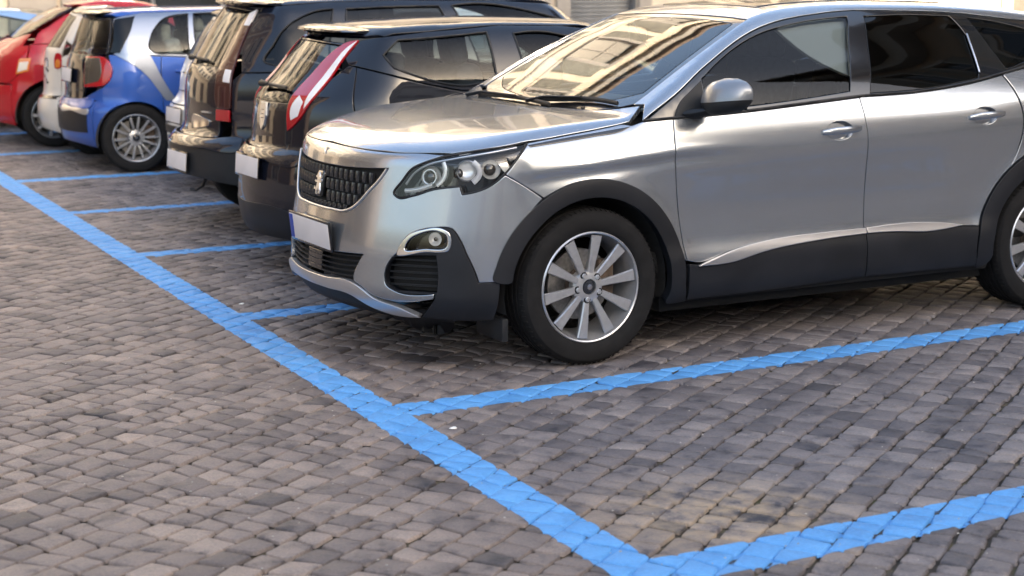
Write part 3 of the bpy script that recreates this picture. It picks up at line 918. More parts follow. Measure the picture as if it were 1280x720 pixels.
def facade(label, loc, rz, L, floors, bays, mat, ground_open=(), H0=4.4, HF=3.7, shutters=True, win=(1.15, 1.95)):
    """Town house front. Local X along the front, local -Y outward to the street."""
    b = thing('apartment_building', label, 'building', loc, rz, 'apartment buildings round the square')
    H = H0 + HF * floors + .7
    holes = []; wins = []
    pitch = L / bays
    for f in range(floors):
        for i in range(bays):
            cx = pitch * (i + .5); z = H0 + HF * f + .85
            holes.append((cx - win[0] / 2, cx + win[0] / 2, z, z + win[1])); wins.append(holes[-1])
    holes += [g[:4] for g in ground_open]
    I = Matrix.Identity(4)
    wall_with_holes('wall', L, H, holes, mat, b, I)
    for z, d, h in [(H0 - .05, .14, .26), (H - .45, .42, .40)] + [(H0 + HF * k - .08, .10, .16) for k in range(1, floors)] + [(H0 + HF * k + .62, .05, .08) for k in range(floors)]:
        if z > H - .2: continue
        box('cornice', (L / 2, -d / 2 + .04, z + h / 2), (L + .1, d + .08, h), 'travertine', b, .03)
    shared = {}
    for k, (x0, x1, z0, z1) in enumerate(wins):
        if not shared:
            w = empty('window', b, (x0, 0, z0))
            ww, hh = x1 - x0, z1 - z0
            parts = [box('pane', (ww / 2, .20, hh / 2), (ww, .02, hh), 'window_dark', w, 0)]
            for c, s in (((ww / 2, .17, hh / 2), (.06, .05, hh)), ((.03, .17, hh / 2), (.06, .05, hh)), ((ww - .03, .17, hh / 2), (.06, .05, hh)), ((ww / 2, .171, hh * .66), (ww, .045, .05))):
                parts.append(box('frame', c, s, 'travertine', w, .006))
            parts.append(box('sill', (ww / 2, -.04, -.05), (ww + .3, .26, .10), 'travertine', w, .01))
            for c, s in (((-.09, -.03, hh / 2), (.16, .08, hh + .1)), ((ww + .09, -.03, hh / 2), (.16, .08, hh + .1)), ((ww / 2, -.04, hh + .13), (ww + .5, .12, .18))):
                parts.append(box('surround', c, s, 'travertine', w, .01))
            if shutters:
                for sx in (-1, 1):
                    parts.append(box('shutter', (ww / 2 + sx * (ww / 2 + .17 + ww / 4), -.035, hh / 2), (ww / 2, .05, hh), 'shutter_wood', w, .008))
            shared = parts
        else:
            w = empty('window', b, (x0, 0, z0))
            for p in shared:
                c = p.copy(); link(c, w)
    for (x0, x1, z0, z1, kind) in ground_open:
        ww, hh = x1 - x0, z1 - z0
        if kind == 'roller':
            e = empty('roller_shutter', b, (x0, 0, z0))
            n = int(hh / .085)
            proto = None
            for i in range(n):
                if proto is None: proto = box('slat', (ww / 2, .16, .0425), (ww, .03, .078), 'roller_steel', e, .012); c = proto
                else: c = proto.copy(); link(c, e)
                c.location = (0, 0, i * .085)
            for sx in (.03, ww - .03): box('guide_rail', (sx, .10, hh / 2), (.07, .10, hh), 'roller_steel', e, .008)
        else:
            e = empty('shop_window' if kind == 'shop' else 'door', b, (x0, 0, z0))
            box('pane', (ww / 2, .20, hh / 2), (ww, .03, hh), 'window_dark' if kind == 'shop' else 'door_wood', e, 0)
            for c, s in (((ww / 2, .15, hh - .04), (ww, .08, .09)), ((.04, .15, hh / 2), (.09, .08, hh)), ((ww - .04, .15, hh / 2), (.09, .08, hh)), ((ww / 2, .151, hh / 2), (.07, .07, hh)), ((ww / 2, .149, .08), (ww, .08, .16))):
                box('frame', c, s, 'roller_steel', e, .008)
        for sx in (-.16, ww + .16): box('surround', (sx, -.03, hh / 2), (.30, .10, hh + .2), 'travertine', e, .015)
    box('roof_eave', (L / 2, 3.6, H + .12), (L + .5, 8.8, .22), 'roof_tile', b, .03)
    return b

FAR_Y = 24.0
fx = -26.
def at(x): return x - fx
far = facade('peach apartment building facing the camera beyond the parked cars, sunlit above its shaded ground floor', (fx, FAR_Y, 0), 0, 62., 3, 21, 'stucco_peach', HF=3.3, ground_open=
       [(at(-14), at(-11.6), 0, 3.0, 'door'), (at(-8), at(-5.5), .0, 3.0, 'shop'), (at(-2.4), at(.4), .0, 3.1, 'shop'), (at(3.95), at(6.6), .55, 3.1, 'shop'), (at(9.0), at(10.6), 0, 3.1, 'door'), (at(13.55), at(15.1), 0, 3.0, 'roller'), (at(18.), at(20.4), 0, 3.1, 'shop'), (at(24.9), at(27.3), 0, 3.1, 'door')])
# base course pieces that show between the roofs of the parked cars
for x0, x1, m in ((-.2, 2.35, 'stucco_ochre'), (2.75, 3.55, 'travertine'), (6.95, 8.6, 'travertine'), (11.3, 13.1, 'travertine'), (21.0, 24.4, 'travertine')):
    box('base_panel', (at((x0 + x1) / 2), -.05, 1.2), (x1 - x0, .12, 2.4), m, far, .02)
facade('low pale grey house in shadow behind the camera', (31., -15.0, 0), R(180), 17.5, 1, 5, 'stucco_grey', HF=3.75, ground_open=[(3, 5.4, 0, 3, 'shop'), (10.2, 12.6, 0, 3, 'door')])
facade('unseen tall pale grey block added behind the camera to shade the square from the low sun', (26., -42.0, 0), R(180), 29., 7, 9, 'stucco_grey', HF=3.5, ground_open=[(4, 6.4, 0, 3, 'shop'), (13, 15.4, 0, 3, 'door')])  # added out of view, sized to keep direct sun off the bays
facade('dark brown apartment building along the right side, past the noses of the parked cars', (15.5, 9.5, 0), R(-90), 18., 3, 6, 'stucco_brown', HF=3.25, ground_open=[(3.5, 5.6, 0, 3, 'shop'), (9.5, 11.6, 0, 3, 'door')])
facade('unseen dark umber building added at the far left to darken reflections in the parked cars', (-17., 9., 0), R(90), 33., 4, 10, 'stucco_umber', ground_open=[(5, 7.2, 0, 3, 'shop'), (14.5, 16.6, 0, 3, 'door'), (24, 26.2, 0, 3, 'shop')])  # added out of view so the black tails mirror something dark
facade('unseen low row of garages added behind the camera to block low sky light', (70., -26.0, 0), R(180), 110., 0, 20, 'stucco_grey', H0=6.2, ground_open=[(6 + 8.5 * k, 8.8 + 8.5 * k, 0, 2.9, 'roller') for k in range(12)])  # added out of view to deepen the shade beneath the cars
# ------------------------------------------------------------------ SUV skin
GH = lambda b: [(1.06, b[0]), (1.12, b[1]), (1.2, b[2]), (1.33, b[3]), (1.44, b[4]), (1.50, b[5]), (1.6, b[6])]
suv_secs = {
 -1.0: [(.2,.80),(.35,.86),(.5,.87),(.7,.87),(.85,.86),(.93,.84),(1.0,.82)] + GH((.80,.79,.77,.69,.62,.58,.52)),
 -.5:  [(.2,.83),(.35,.885),(.5,.895),(.7,.895),(.85,.89),(.93,.865),(1.0,.83)] + GH((.81,.80,.77,.69,.62,.58,.52)),
 0.:   [(.2,.85),(.35,.905),(.5,.91),(.7,.908),(.80,.905),(.87,.905),(.93,.886),(1.0,.855)] + GH((.83,.81,.77,.69,.62,.58,.52)),
 .6:   [(.2,.86),(.3,.90),(.42,.905),(.50,.886),(.62,.884),(.78,.894),(.88,.904),(.94,.897),(1.0,.882)] + GH((.861,.836,.795,.705,.628,.585,.52)),
 1.3:  [(.2,.86),(.3,.90),(.42,.905),(.50,.884),(.62,.882),(.78,.894),(.90,.906),(.96,.901),(1.02,.886)] + GH((.870,.843,.80,.708,.63,.585,.52)),
 2.1:  [(.2,.86),(.3,.90),(.42,.906),(.50,.888),(.62,.89),(.78,.902),(.92,.914),(.99,.907),(1.05,.889)] + GH((.885,.857,.81,.71,.625,.58,.51)),
 2.675:[(.2,.86),(.35,.905),(.5,.912),(.7,.914),(.85,.916),(.95,.915),(1.02,.905),(1.05,.90)] + GH((.897,.87,.81,.70,.61,.56,.49)),
 3.5:  [(.2,.80),(.35,.85),(.5,.87),(.7,.875),(.85,.87),(.95,.86),(1.02,.85),(1.05,.845)] + GH((.84,.81,.76,.66,.57,.52,.45)),
}
suv_zc = [(-1.1,.85),(-.95,.90),(-.85,.94),(-.72,.968),(-.5,.995),(-.3,1.018),(-.1,1.036),(.1,1.052),(.2,1.062),(.26,1.085),(.31,1.113),
          (.42,1.173),(.55,1.242),(.663,1.300),(.85,1.392),(1.03,1.470),(1.15,1.503),(1.35,1.530),(1.7,1.545),(2.1,1.54),(2.5,1.522),(2.9,1.485),(3.15,1.45),(3.6,1.30)]
suv_crown = [(-1.1,.02),(-.8,.022),(-.5,.014),(-.3,.006),(.1,.004),(.3,.012),(.5,.02),(.7,.022),(1.05,.032),(1.4,.055),(1.7,.07),(2.6,.08),(3.6,.08)]
suv_sweep = [(-1.2,.10),(-.6,.06),(-.2,.05),(.15,.07),(.4,.03),(.7,0),(3.6,0)]
suv_xf = [(.1,-.80),(.2,-.86),(.27,-.905),(.33,-.925),(.42,-.92),(.5,-.915),(.58,-.905),(.66,-.89),(.75,-.873),(.85,-.855),(.90,-.845),(.94,-.815),(.97,-.75),(1.05,-.5),(1.6,.6)]
suv_set = [(0,0),(.1,.004),(.2,.014),(.3,.031),(.4,.057),(.5,.095),(.6,.147),(.7,.215),(.78,.295),(.86,.41),(.92,.55),(1.0,.85),(1.4,2.3)]
suv_xr = [(.1,3.35),(.25,3.42),(.4,3.49),(.55,3.51),(.7,3.50),(.9,3.47),(1.0,3.44),(1.1,3.40),(1.25,3.29),(1.4,3.16),(1.46,3.12),(1.6,3.0)]
suv_ktop = [(-1.1,.05),(-.5,.08),(.15,.09),(.35,.05),(1.,.05),(1.4,.09),(3.6,.09)]
_n = np
def suv_extra(x, z):
    # flared lips round the wheel arches and the crease that runs back from the headlamp
    e = 0.
    for xc in (0., 2.675):
        r = _n.sqrt((x - xc) ** 2 + (z - .335) ** 2)
        e = e + .014 * _n.exp(-((r - .43) / .075) ** 2)
    zl = .845 + .058 * _n.clip((x + .3) / .75, 0, 1) + .035 * _n.clip((x - .45) / 2, 0, 1)
    c = _n.exp(-((x - .2) / .55) ** 4)
    d = (z - zl)
    e = e + c * .010 * (.38 * _n.exp(-((d - .004) / .022) ** 2) - .60 * _n.exp(-((d + .036) / .028) ** 2))
    return e
def make_suv():
    b = Body(suv_secs, suv_zc, suv_crown, suv_xf, suv_set, suv_xr, suv_set, zb=.2, sweep=suv_sweep, ktop=suv_ktop, kf=.07, kr=.08, extra=suv_extra)
    b.wrap_x = -.15
    return b
# bodies of the other cars: local x=0 at the rear bumper, running forward into the bay; y across; z up
def rear_body(L, secs, zc, crown, xf, setf, nose=None, setr=None, wrap_x=1.3, kt=.07, kf=.05, zb=.19):
    setr = setr or [(0, 0), (.3, .02), (.5, .08), (.65, .18), (.75, .30), (.84, .5), (.95, .9), (1.4, 2.)]
    xr = nose or [(.1, L - .12), (.25, L - .03), (.45, L), (.6, L - .03), (.75, L - .10), (.85, L - .3), (1.0, L - 1.0), (1.6, L - 2.)]
    b = Body(secs, zc, crown, xf, setf, xr, setr, zb=zb, ktop=((-1, kt), (9, kt)), kf=kf, kr=.08)
    b.wrap_x = wrap_x
    return b
CORNER = [(0, 0), (.1, .005), (.2, .02), (.3, .048), (.4, .085), (.5, .132), (.6, .20), (.68, .275), (.75, .37), (.82, .52), (.9, .75), (1.4, 2.)]
POSE = {}
def body_B():   # small black hatchback
    low = [(.2, .74), (.35, .80), (.5, .815), (.7, .82), (.85, .815), (.97, .80), (1.08, .775)]
    secs = {0.: low + [(1.2, .70), (1.32, .62), (1.40, .55), (1.5, .46)], .6: low + [(1.2, .72), (1.32, .645), (1.40, .57), (1.5, .48)],
            1.4: [(.2, .76), (.35, .81), (.5, .82), (.7, .825), (.85, .82), (.97, .81), (1.06, .79), (1.2, .735), (1.32, .665), (1.40, .59), (1.5, .5)],
            3.0: [(.2, .74), (.35, .80), (.5, .81), (.7, .81), (.85, .80), (.97, .78), (1.06, .76), (1.2, .71), (1.32, .64), (1.40, .57), (1.5, .48)], 3.8: [(.2, .70), (.35, .74), (.5, .76), (.7, .75), (.85, .72), (1.5, .6)]}
    zc = [(-.3, 1.25), (.2, 1.345), (.45, 1.372), (.8, 1.398), (1.3, 1.415), (1.8, 1.405), (2.15, 1.365), (2.5, 1.21), (2.85, 1.02), (3.0, .965), (3.3, .90), (3.6, .78), (3.9, .6)]
    xf = [(.1, .12), (.2, .06), (.3, .015), (.45, 0), (.6, .01), (.68, .03), (.72, .085), (.80, .092), (.90, .102), (.97, .12), (1.05, .185), (1.1, .235), (1.2, .315), (1.3, .40), (1.36, .46), (1.45, .56), (1.6, .8)]
    return rear_body(3.72, secs, zc, [(-.3, .03), (4, .05)], xf, CORNER)
POSE['B'] = (.43, 3.33, -4.0)
def body_C():   # tall black people carrier
    low = [(.2, .78), (.35, .84), (.5, .855), (.7, .86), (.9, .855), (1.02, .84)]
    secs = {0.: low + [(1.15, .79), (1.3, .72), (1.40, .65), (1.5, .56), (1.6, .46)], 1.5: low + [(1.15, .80), (1.3, .73), (1.42, .665), (1.5, .60), (1.6, .5)],
            3.4: low + [(1.15, .78), (1.3, .71), (1.40, .64), (1.5, .56), (1.6, .46)], 4.5: [(.2, .72), (.35, .78), (.5, .79), (.7, .78), (.9, .75), (1.6, .6)]}
    zc = [(-.3, 1.40), (.2, 1.46), (.4, 1.485), (.8, 1.51), (1.4, 1.525), (2.2, 1.517), (2.63, 1.485), (2.88, 1.42), (3.18, 1.27), (3.48, 1.10), (3.68, 1.0), (3.98, .93), (4.28, .82), (4.58, .65)]
    xf = [(.1, .14), (.2, .07), (.3, .02), (.42, 0), (.55, .0), (.60, .02), (.64, .095), (.70, .108), (.85, .114), (.95, .122), (1.03, .142), (1.1, .185), (1.2, .245), (1.3, .305), (1.42, .385), (1.5, .45), (1.6, .6)]
    return rear_body(4.38, secs, zc, [(-.3, .03), (4.4, .05)], xf, [(0, 0), (.1, .004), (.2, .016), (.3, .038), (.4, .07), (.5, .112), (.6, .165), (.7, .245), (.78, .34), (.86, .48), (.95, .75), (1.4, 2.)])
POSE['C'] = (.50, 5.08, -4.0)
def body_E():   # small blue car with a silver safety frame
    low = [(.2, .70), (.35, .76), (.5, .785), (.7, .785), (.85, .775), (.95, .755)]
    secs = {0.: low + [(1.05, .72), (1.2, .64), (1.3, .57), (1.4, .48), (1.5, .4)], 1.5: low + [(1.05, .73), (1.2, .655), (1.3, .59), (1.4, .5), (1.5, .42)],
            2.8: low + [(1.05, .72), (1.2, .64), (1.3, .57), (1.4, .48), (1.5, .4)], 3.6: [(.2, .66), (.35, .70), (.5, .72), (.7, .70), (.85, .66), (1.5, .5)]}
    zc = [(-.3, 1.29), (.15, 1.335), (.4, 1.355), (.8, 1.37), (1.4, 1.375), (1.8, 1.355), (2.1, 1.30), (2.4, 1.16), (2.75, .97), (2.95, .91), (3.3, .83), (3.5, .65)]
    xf = [(.1, .12), (.2, .05), (.3, .01), (.42, 0), (.52, .005), (.56, .03), (.60, .06), (.75, .07), (.9, .095), (1.0, .13), (1.1, .165), (1.2, .205), (1.3, .25), (1.4, .33), (1.5, .5)]
    return rear_body(3.45, secs, zc, [(-.3, .03), (4, .05)], xf, CORNER)
POSE['E'] = (.565, 9.08, -5.0)
def body_D():   # white estate, mostly hidden
    low = [(.2, .74), (.35, .80), (.5, .82), (.7, .825), (.85, .82), (.97, .80), (1.06, .78)]
    secs = {0.: low + [(1.2, .70), (1.32, .61), (1.40, .52), (1.5, .42)], 2.5: low + [(1.2, .71), (1.32, .62), (1.40, .54), (1.5, .44)], 4.65: [(.2, .70), (.35, .74), (.5, .76), (.7, .75), (.85, .72), (1.5, .55)]}
    zc = [(-.3, 1.25), (.3, 1.345), (.8, 1.385), (1.6, 1.40), (2.5, 1.40), (3.25, 1.365), (3.55, 1.24), (3.85, 1.05), (4.05, .96), (4.35, .88), (4.65, .7)]
    xf = [(.1, .12), (.2, .05), (.3, .01), (.45, 0), (.6, .01), (.66, .04), (.72, .10), (.90, .13), (1.0, .17), (1.2, .30), (1.32, .40), (1.45, .52), (1.6, .8)]
    return rear_body(4.65, secs, zc, [(-.3, .03), (4.5, .05)], xf, CORNER)
POSE['D'] = (1.02, 7.12, -3.0)
def body_F():   # narrow cream microcar
    low = [(.2, .37), (.35, .41), (.5, .42), (.7, .42), (.85, .415), (.97, .40)]
    secs = {0.: low + [(1.1, .37), (1.25, .33), (1.35, .28), (1.5, .2)], 2.4: low + [(1.1, .37), (1.25, .33), (1.35, .28), (1.5, .2)]}
    zc = [(-.3, 1.24), (.3, 1.335), (.7, 1.365), (1.2, 1.37), (1.5, 1.30), (1.8, 1.08), (2.1, .88), (2.4, .7)]
    xf = [(.1, .16), (.2, .06), (.3, .02), (.42, 0), (.52, .02), (.56, .06), (.75, .075), (.95, .10), (1.05, .16), (1.2, .27), (1.32, .37), (1.45, .5), (1.6, .8)]
    st = [(0, 0), (.1, .008), (.2, .034), (.3, .085), (.37, .16), (.43, .28), (.5, .5), (1.4, 2.)]
    return rear_body(2.4, secs, zc, [(-.3, .02), (4, .03)], xf, st, setr=st, wrap_x=.7)
POSE['F'] = (.60, 10.24, -4.0)
def body_G():   # red coupe
    low = [(.2, .70), (.35, .77), (.5, .79), (.7, .795), (.82, .785), (.92, .755)]
    secs = {0.: low + [(1.0, .715), (1.1, .665), (1.2, .60), (1.3, .525), (1.4, .45), (1.5, .37)], 1.3: low + [(1.0, .72), (1.1, .675), (1.2, .615), (1.3, .54), (1.4, .46), (1.5, .38)], 3.5: [(.2, .66), (.35, .70), (.5, .72), (.7, .70), (.85, .66), (1.5, .5)]}
    zc = [(-.3, .91), (.0, .965), (.2, 1.0), (.30, 1.04), (.55, 1.20), (.85, 1.35), (1.15, 1.405), (1.45, 1.395), (1.8, 1.32), (2.3, 1.10), (2.6, .94), (3.0, .82), (3.5, .6)]
    xf = [(.1, .12), (.2, .05), (.35, .0), (.5, .0), (.62, .02), (.75, .03), (.88, .06), (.97, .14), (1.6, .4)]
    return rear_body(3.5, secs, zc, [(-.3, .03), (.2, .04), (.6, .05), (4, .05)], xf, CORNER)
POSE['G'] = (.30, 11.52, -4.0)
def body_H():   # light blue car farthest left
    low = [(.2, .74), (.35, .80), (.5, .82), (.7, .825), (.82, .815), (.88, .80), (.93, .785)]
    secs = {0.: low + [(1.03, .72), (1.14, .64), (1.24, .55), (1.4, .42)], 4.2: low + [(1.03, .71), (1.14, .63), (1.24, .54), (1.4, .42)]}
    zc = [(-.3, .92), (.25, .95), (.40, 1.0), (.7, 1.15), (.95, 1.24), (1.3, 1.28), (1.8, 1.29), (2.3, 1.275), (2.7, 1.19), (3.1, .99), (3.4, .90), (3.8, .80), (4.2, .62)]
    xf = [(.1, .12), (.2, .05), (.3, .01), (.45, 0), (.6, .01), (.66, .04), (.72, .10), (.88, .12), (.95, .2), (1.6, .5)]
    return rear_body(4.2, secs, zc, [(-.3, .03), (4.5, .05)], xf, CORNER)
POSE['H'] = (-1.15, 13.75, -3.0)
# ------------------------------------------------------------------ shared car parts
def arc(cx, cz, r, a0, a1, n=16):
    return [(cx + r * math.cos(R(a)), cz + r * math.sin(R(a))) for a in np.linspace(a0, a1, n)]

WHEEL_CACHE = {}
def wheel_meshes(key, rt, rr, w, nsp, w0, w1, spin, twin=0., dish=.012, spoke_mat='alloy', nuts=5, cap_r=.031):
    """One wheel at the origin, axle along Y, outer face toward -Y. Returns (name, mesh data) pairs."""
    if key in WHEEL_CACHE: return WHEEL_CACHE[key]
    made = []
    h = w / 2
    k = lambda r, y: (r, y)
    prof = [k(rr - .006, -h * .74), k(rr + .002, -h * .86), k(rr + .014, -h * .94), k(rr + (rt - rr) * .36, -h * 1.0), k(rr + (rt - rr) * .60, -h * 1.005),
            k(rr + (rt - rr) * .79, -h * .965), k(rt - .0105, -h * .88), k(rt - .004, -h * .78), k(rt - .0012, -h * .66)]
    for c in (-.52, -.18, .18, .52):
        prof += [k(rt, h * c - .0075), k(rt - .008, h * c - .0055), k(rt - .008, h * c + .0055), k(rt, h * c + .0075)]
    prof += [(r, -y) for r, y in prof[:9][::-1]]
    made.append(lathe('tyre', prof, 'tyre_rubber', seg=72, angle=28))
    # shallow sidewall ribs and lettering-height rings are in the profile; tread sipes as small blocks on the shoulder
    bm = bmesh.new()
    ns = 84
    for i in range(ns):
        a = 2 * math.pi * i / ns
        for sgn in (-1, 1):
            add_box(bm, (0, 0, 0), (.004, h * .20, .004), None, 0)
            vs = bm.verts[:] if False else None
            bm.verts.ensure_lookup_table()
            last = bm.verts[-8:]
            M = Matrix.Rotation(-a, 4, 'Y') @ Matrix.Translation((rt - .0034, sgn * h * .80, 0)) @ Matrix.Rotation(sgn * .35, 4, 'Z')
            bmesh.ops.transform(bm, matrix=M, verts=last)
    made.append(bm_obj('tyre_tread', bm, 'tyre_rubber', None, False))
    ry = -h * .86
    made.append(lathe('rim', [(rr + .001, ry + .012), (rr + .002, ry - .002), (rr - .003, ry - .0065), (rr - .008, ry - .0035), (rr - .012, ry + .010), (rr - .020, ry + .035),
                              (rr - .030, ry + .060), (rr - .034, h * .5), (rr - .006, h * .72), (rr - .004, h * .70), (rr - .031, h * .48), (rr - .026, ry + .062)], 'alloy', seg=64, angle=40))
    hub_y = ry + dish
    made.append(lathe('hub', [(0, hub_y + .010), (cap_r, hub_y + .010), (cap_r + .003, hub_y - .002), (.046, hub_y - .001), (.066, hub_y + .004), (.074, hub_y + .016), (.072, hub_y + .05), (0, hub_y + .05)], spoke_mat, seg=40))
    made.append(lathe('hub_cap', [(0, hub_y - .004), (cap_r * .55, hub_y - .0035), (cap_r * .9, hub_y - .001), (cap_r, hub_y + .006), (cap_r, hub_y + .012), (0, hub_y + .012)], 'emblem_blue', seg=24))
    made.append(lathe('hub_emblem', [(0, hub_y - .006), (cap_r * .42, hub_y - .0055), (cap_r * .45, hub_y - .002), (0, hub_y - .001)], 'chrome', seg=7))
    for i in range(nsp):
        a0 = spin + 2 * math.pi * i / nsp
        if twin: a0 += twin * (1 if i % 2 else -1)
        rings = []
        for t in (0., .1, .3, .6, .85, 1.):
            r = .050 + (rr - .016 - .050) * t
            wd = (w0 + (w1 - w0) * t ** 1.3) * .5
            yf = hub_y + .004 + (ry + .004 - hub_y - .004) * t - .004 * math.sin(math.pi * t)
            th = .040 - .014 * t
            ring = [(-wd, yf + .0065), (-wd + .0045, yf), (wd - .0045, yf), (wd, yf + .0065), (wd * .72, yf + th), (-wd * .72, yf + th)]
            rings.append([(r, y, q) for q, y in ring])
        rings = [[(p[0] * math.cos(a0) - p[2] * math.sin(a0), p[1], p[0] * math.sin(a0) + p[2] * math.cos(a0)) for p in ring] for ring in rings]
        made.append(loft('spoke', rings, spoke_mat, None, True, 30))
    for i in range(nuts):
        a = spin + 2 * math.pi * (i + .5) / nuts
        c = (.056 * math.cos(a), 0, .056 * math.sin(a))
        made.append(lathe('nut_pocket_shade', [(0, hub_y + .0005), (.0165, hub_y + .0005), (.0175, hub_y + .004), (0, hub_y + .004)], 'under_black', seg=14, c=c))  # flat black disc stands for the shade in the recess round each nut
        made.append(lathe('wheel_nut', [(.0115, hub_y + .002), (.0115, hub_y - .0035), (.0095, hub_y - .0050), (.0075, hub_y - .0045), (0, hub_y - .0045)], 'alloy', seg=6, c=c))
    made.append(lathe('brake_disc', [(.07, .018), (.07, .004), (min(.155, rr - .05), .004), (min(.155, rr - .05), .026), (.07, .026)], 'brake_steel', seg=40))
    made.append(lathe('brake_hub', [(0, -.012), (.068, -.012), (.072, .02), (0, .02)], 'brake_rust', seg=24))
    bm = bmesh.new(); add_box(bm, (min(.125, rr - .075) , .004, .02), (.075, .055, .16), None, .012)
    made.append(bm_obj('brake_caliper', bm, 'brake_rust', None, True, 40))
    out = []
    for o in made:
        out.append((o.name.split('.')[0], o.data)); bpy.data.objects.remove(o)
    WHEEL_CACHE[key] = out
    return out

def add_wheel(parent, key, c, near=True, steer=0., **k):
    e = empty('wheel', parent, c, (0 if near else math.pi) + steer)
    for nm, me in wheel_meshes(key, **k):
        o = link(bpy.data.objects.new(nm, me), e)
        if nm == 'tyre_tread': o['kind'] = 'stuff'
    return e

def wheel_well(parent, cx, cz, r, y0, y1, mat='under_black'):
    """Dark arched liner inside the body above a wheel."""
    n = 20; V = []; F = []
    for a in np.linspace(-12, 192, n):
        x, z = cx + r * math.cos(R(a)), cz + r * math.sin(R(a))
        V += [(x, y0, z), (x, y1, z)]
    for i in range(n - 1): F.append((2 * i, 2 * i + 2, 2 * i + 3, 2 * i + 1))
    F.append(tuple(2 * i + 1 for i in range(n)))
    return mesh_obj('wheel_well', V, F, mat, parent, smooth=False)

def seat(parent, x, y, mat='seat_fabric', name='seat', w=.50, z0=.52, lean=.20, face=-1):
    """Front seat: cushion, reclined back, headrest. face=-1 looks toward -X."""
    s = empty(name, parent)
    def prof(cx, cz, sx, sz, tilt, wd, bev):
        M = Matrix.Rotation(tilt, 3, 'Y').to_euler()
        return (cx, y, cz), (sx, wd, sz), M
    c, d, M = prof(x, z0, .52, .15, -.12 * face * -1, w, .05)
    box('seat_cushion', c, d, mat, s, .05, M, 3)
    c, d, M = prof(x - face * .32, z0 + .36, .15, .62, -face * lean, w * .96, .06)
    box('seat_back', c, d, mat, s, .06, M, 3)
    c, d, M = prof(x - face * .405, z0 + .76, .10, .20, -face * lean, .26, .045)
    box('headrest', c, d, mat, s, .045, M, 3)
    for q in (-.06, .06):
        tube('headrest_post', [(x - face * .375, y + q, z0 + .58), (x - face * .40, y + q, z0 + .70)], .006, 'alloy_dark', s)
    return s

def steering_wheel(parent, c, tilt=.45, r=.185, face=-1):
    a = np.linspace(0, 2 * np.pi, 33)[:-1]
    P = np.stack([np.zeros(32), r * np.cos(a), r * np.sin(a)], -1)
    M = np.array(Matrix.Rotation(-face * tilt * -1, 3, 'Y'))
    sw = empty('steering_wheel', parent)
    tube('rim_grip', P @ M.T + np.array(c), .015, 'dash_plastic', sw, True, 8)
    for g in (0, math.pi, -math.pi / 2):
        P2 = np.array([(0, .03 * math.cos(g), .03 * math.sin(g)), (0, r * math.cos(g), r * math.sin(g))]) @ M.T + np.array(c)
        tube('wheel_spoke', P2, .014, 'dash_plastic', sw)
    return sw

def number_plate(parent, c, w, h, ang=0., tilt=0., face=-1, stripe=True, frame='gloss_black', far_stripe=False):
    """A framed registration plate facing -X (left blank as in the photograph)."""
    e = empty('number_plate', parent, c, ang)
    e.rotation_euler = (0, tilt, ang)
    th = .012 if stripe else .006
    box('plate_frame', (th / 2, 0, 0), (th, w + .022, h + .022), frame, e, .003)
    box('plate', (-.0008, 0, 0), (.004, w, h), 'plate_white', e, .0012)
    if stripe:
        for q in ((1,) + ((-1,) if far_stripe else ())):
            box('plate_strip', (-.0030, q * (w * .5 - .021), 0), (.003, .040, h - .004), 'plate_blue', e, .0008)
    return e

def badge_lion(parent, name, M, size, mat='chrome'):
    """A small rearing-beast crest, cut as a raised plate."""
    pts = [(-.16, -.5), (-.02, -.5), (-.06, -.36), (.06, -.22), (.20, -.34), (.16, -.46), (.30, -.46), (.34, -.30), (.24, -.14), (.20, .02), (.34, .06), (.42, .16), (.34, .20), (.24, .14),
           (.16, .16), (.30, .26), (.36, .36), (.26, .36), (.12, .28), (.10, .38), (.00, .50), (-.14, .46), (-.22, .34), (-.34, .30), (-.24, .24), (-.12, .24), (-.14, .14), (-.28, .10), (-.38, .14), (-.42, .06),
           (-.28, .02), (-.12, .04), (-.12, -.10), (-.22, -.22), (-.34, -.22), (-.36, -.14), (-.42, -.22), (-.36, -.30), (-.22, -.30), (-.14, -.36)]
    n = len(pts); V = []
    for d in (0, -.05):
        for x, y in pts: V.append(Vector((d, -x * (1 - .1 * (d < 0)), y * (1 - .04 * (d < 0)))) * size)
    V = [M @ v for v in V]
    F = [tuple(range(n, 2 * n))[::-1]] + [(i, (i + 1) % n, n + (i + 1) % n, n + i) for i in range(n)]
    bm = bmesh.new(); vs = [bm.verts.new(v) for v in V]
    for f in F: bm.faces.new([vs[i] for i in f])
    bmesh.ops.triangulate(bm, faces=[f for f in bm.faces if len(f.verts) > 4])
    bmesh.ops.recalc_face_normals(bm, faces=bm.faces)
    return bm_obj(name, bm, mat, parent, False)

def frame_at(body, mode, q, off=0.):
    """Position and axes on the skin: columns = outward normal reversed frame with -X pointing out, Z up."""
    s = np.array([q], float); p = caster(body, mode, s)[0]; n = body.normal(np.array([p]))[0]
    xa = Vector(-n); za = Vector((0, 0, 1)); za = (za - xa * za.dot(xa)).normalized(); ya = za.cross(xa)
    M = Matrix((xa, ya, za)).transposed().to_4x4(); M.translation = Vector(p + n * off)
    return M
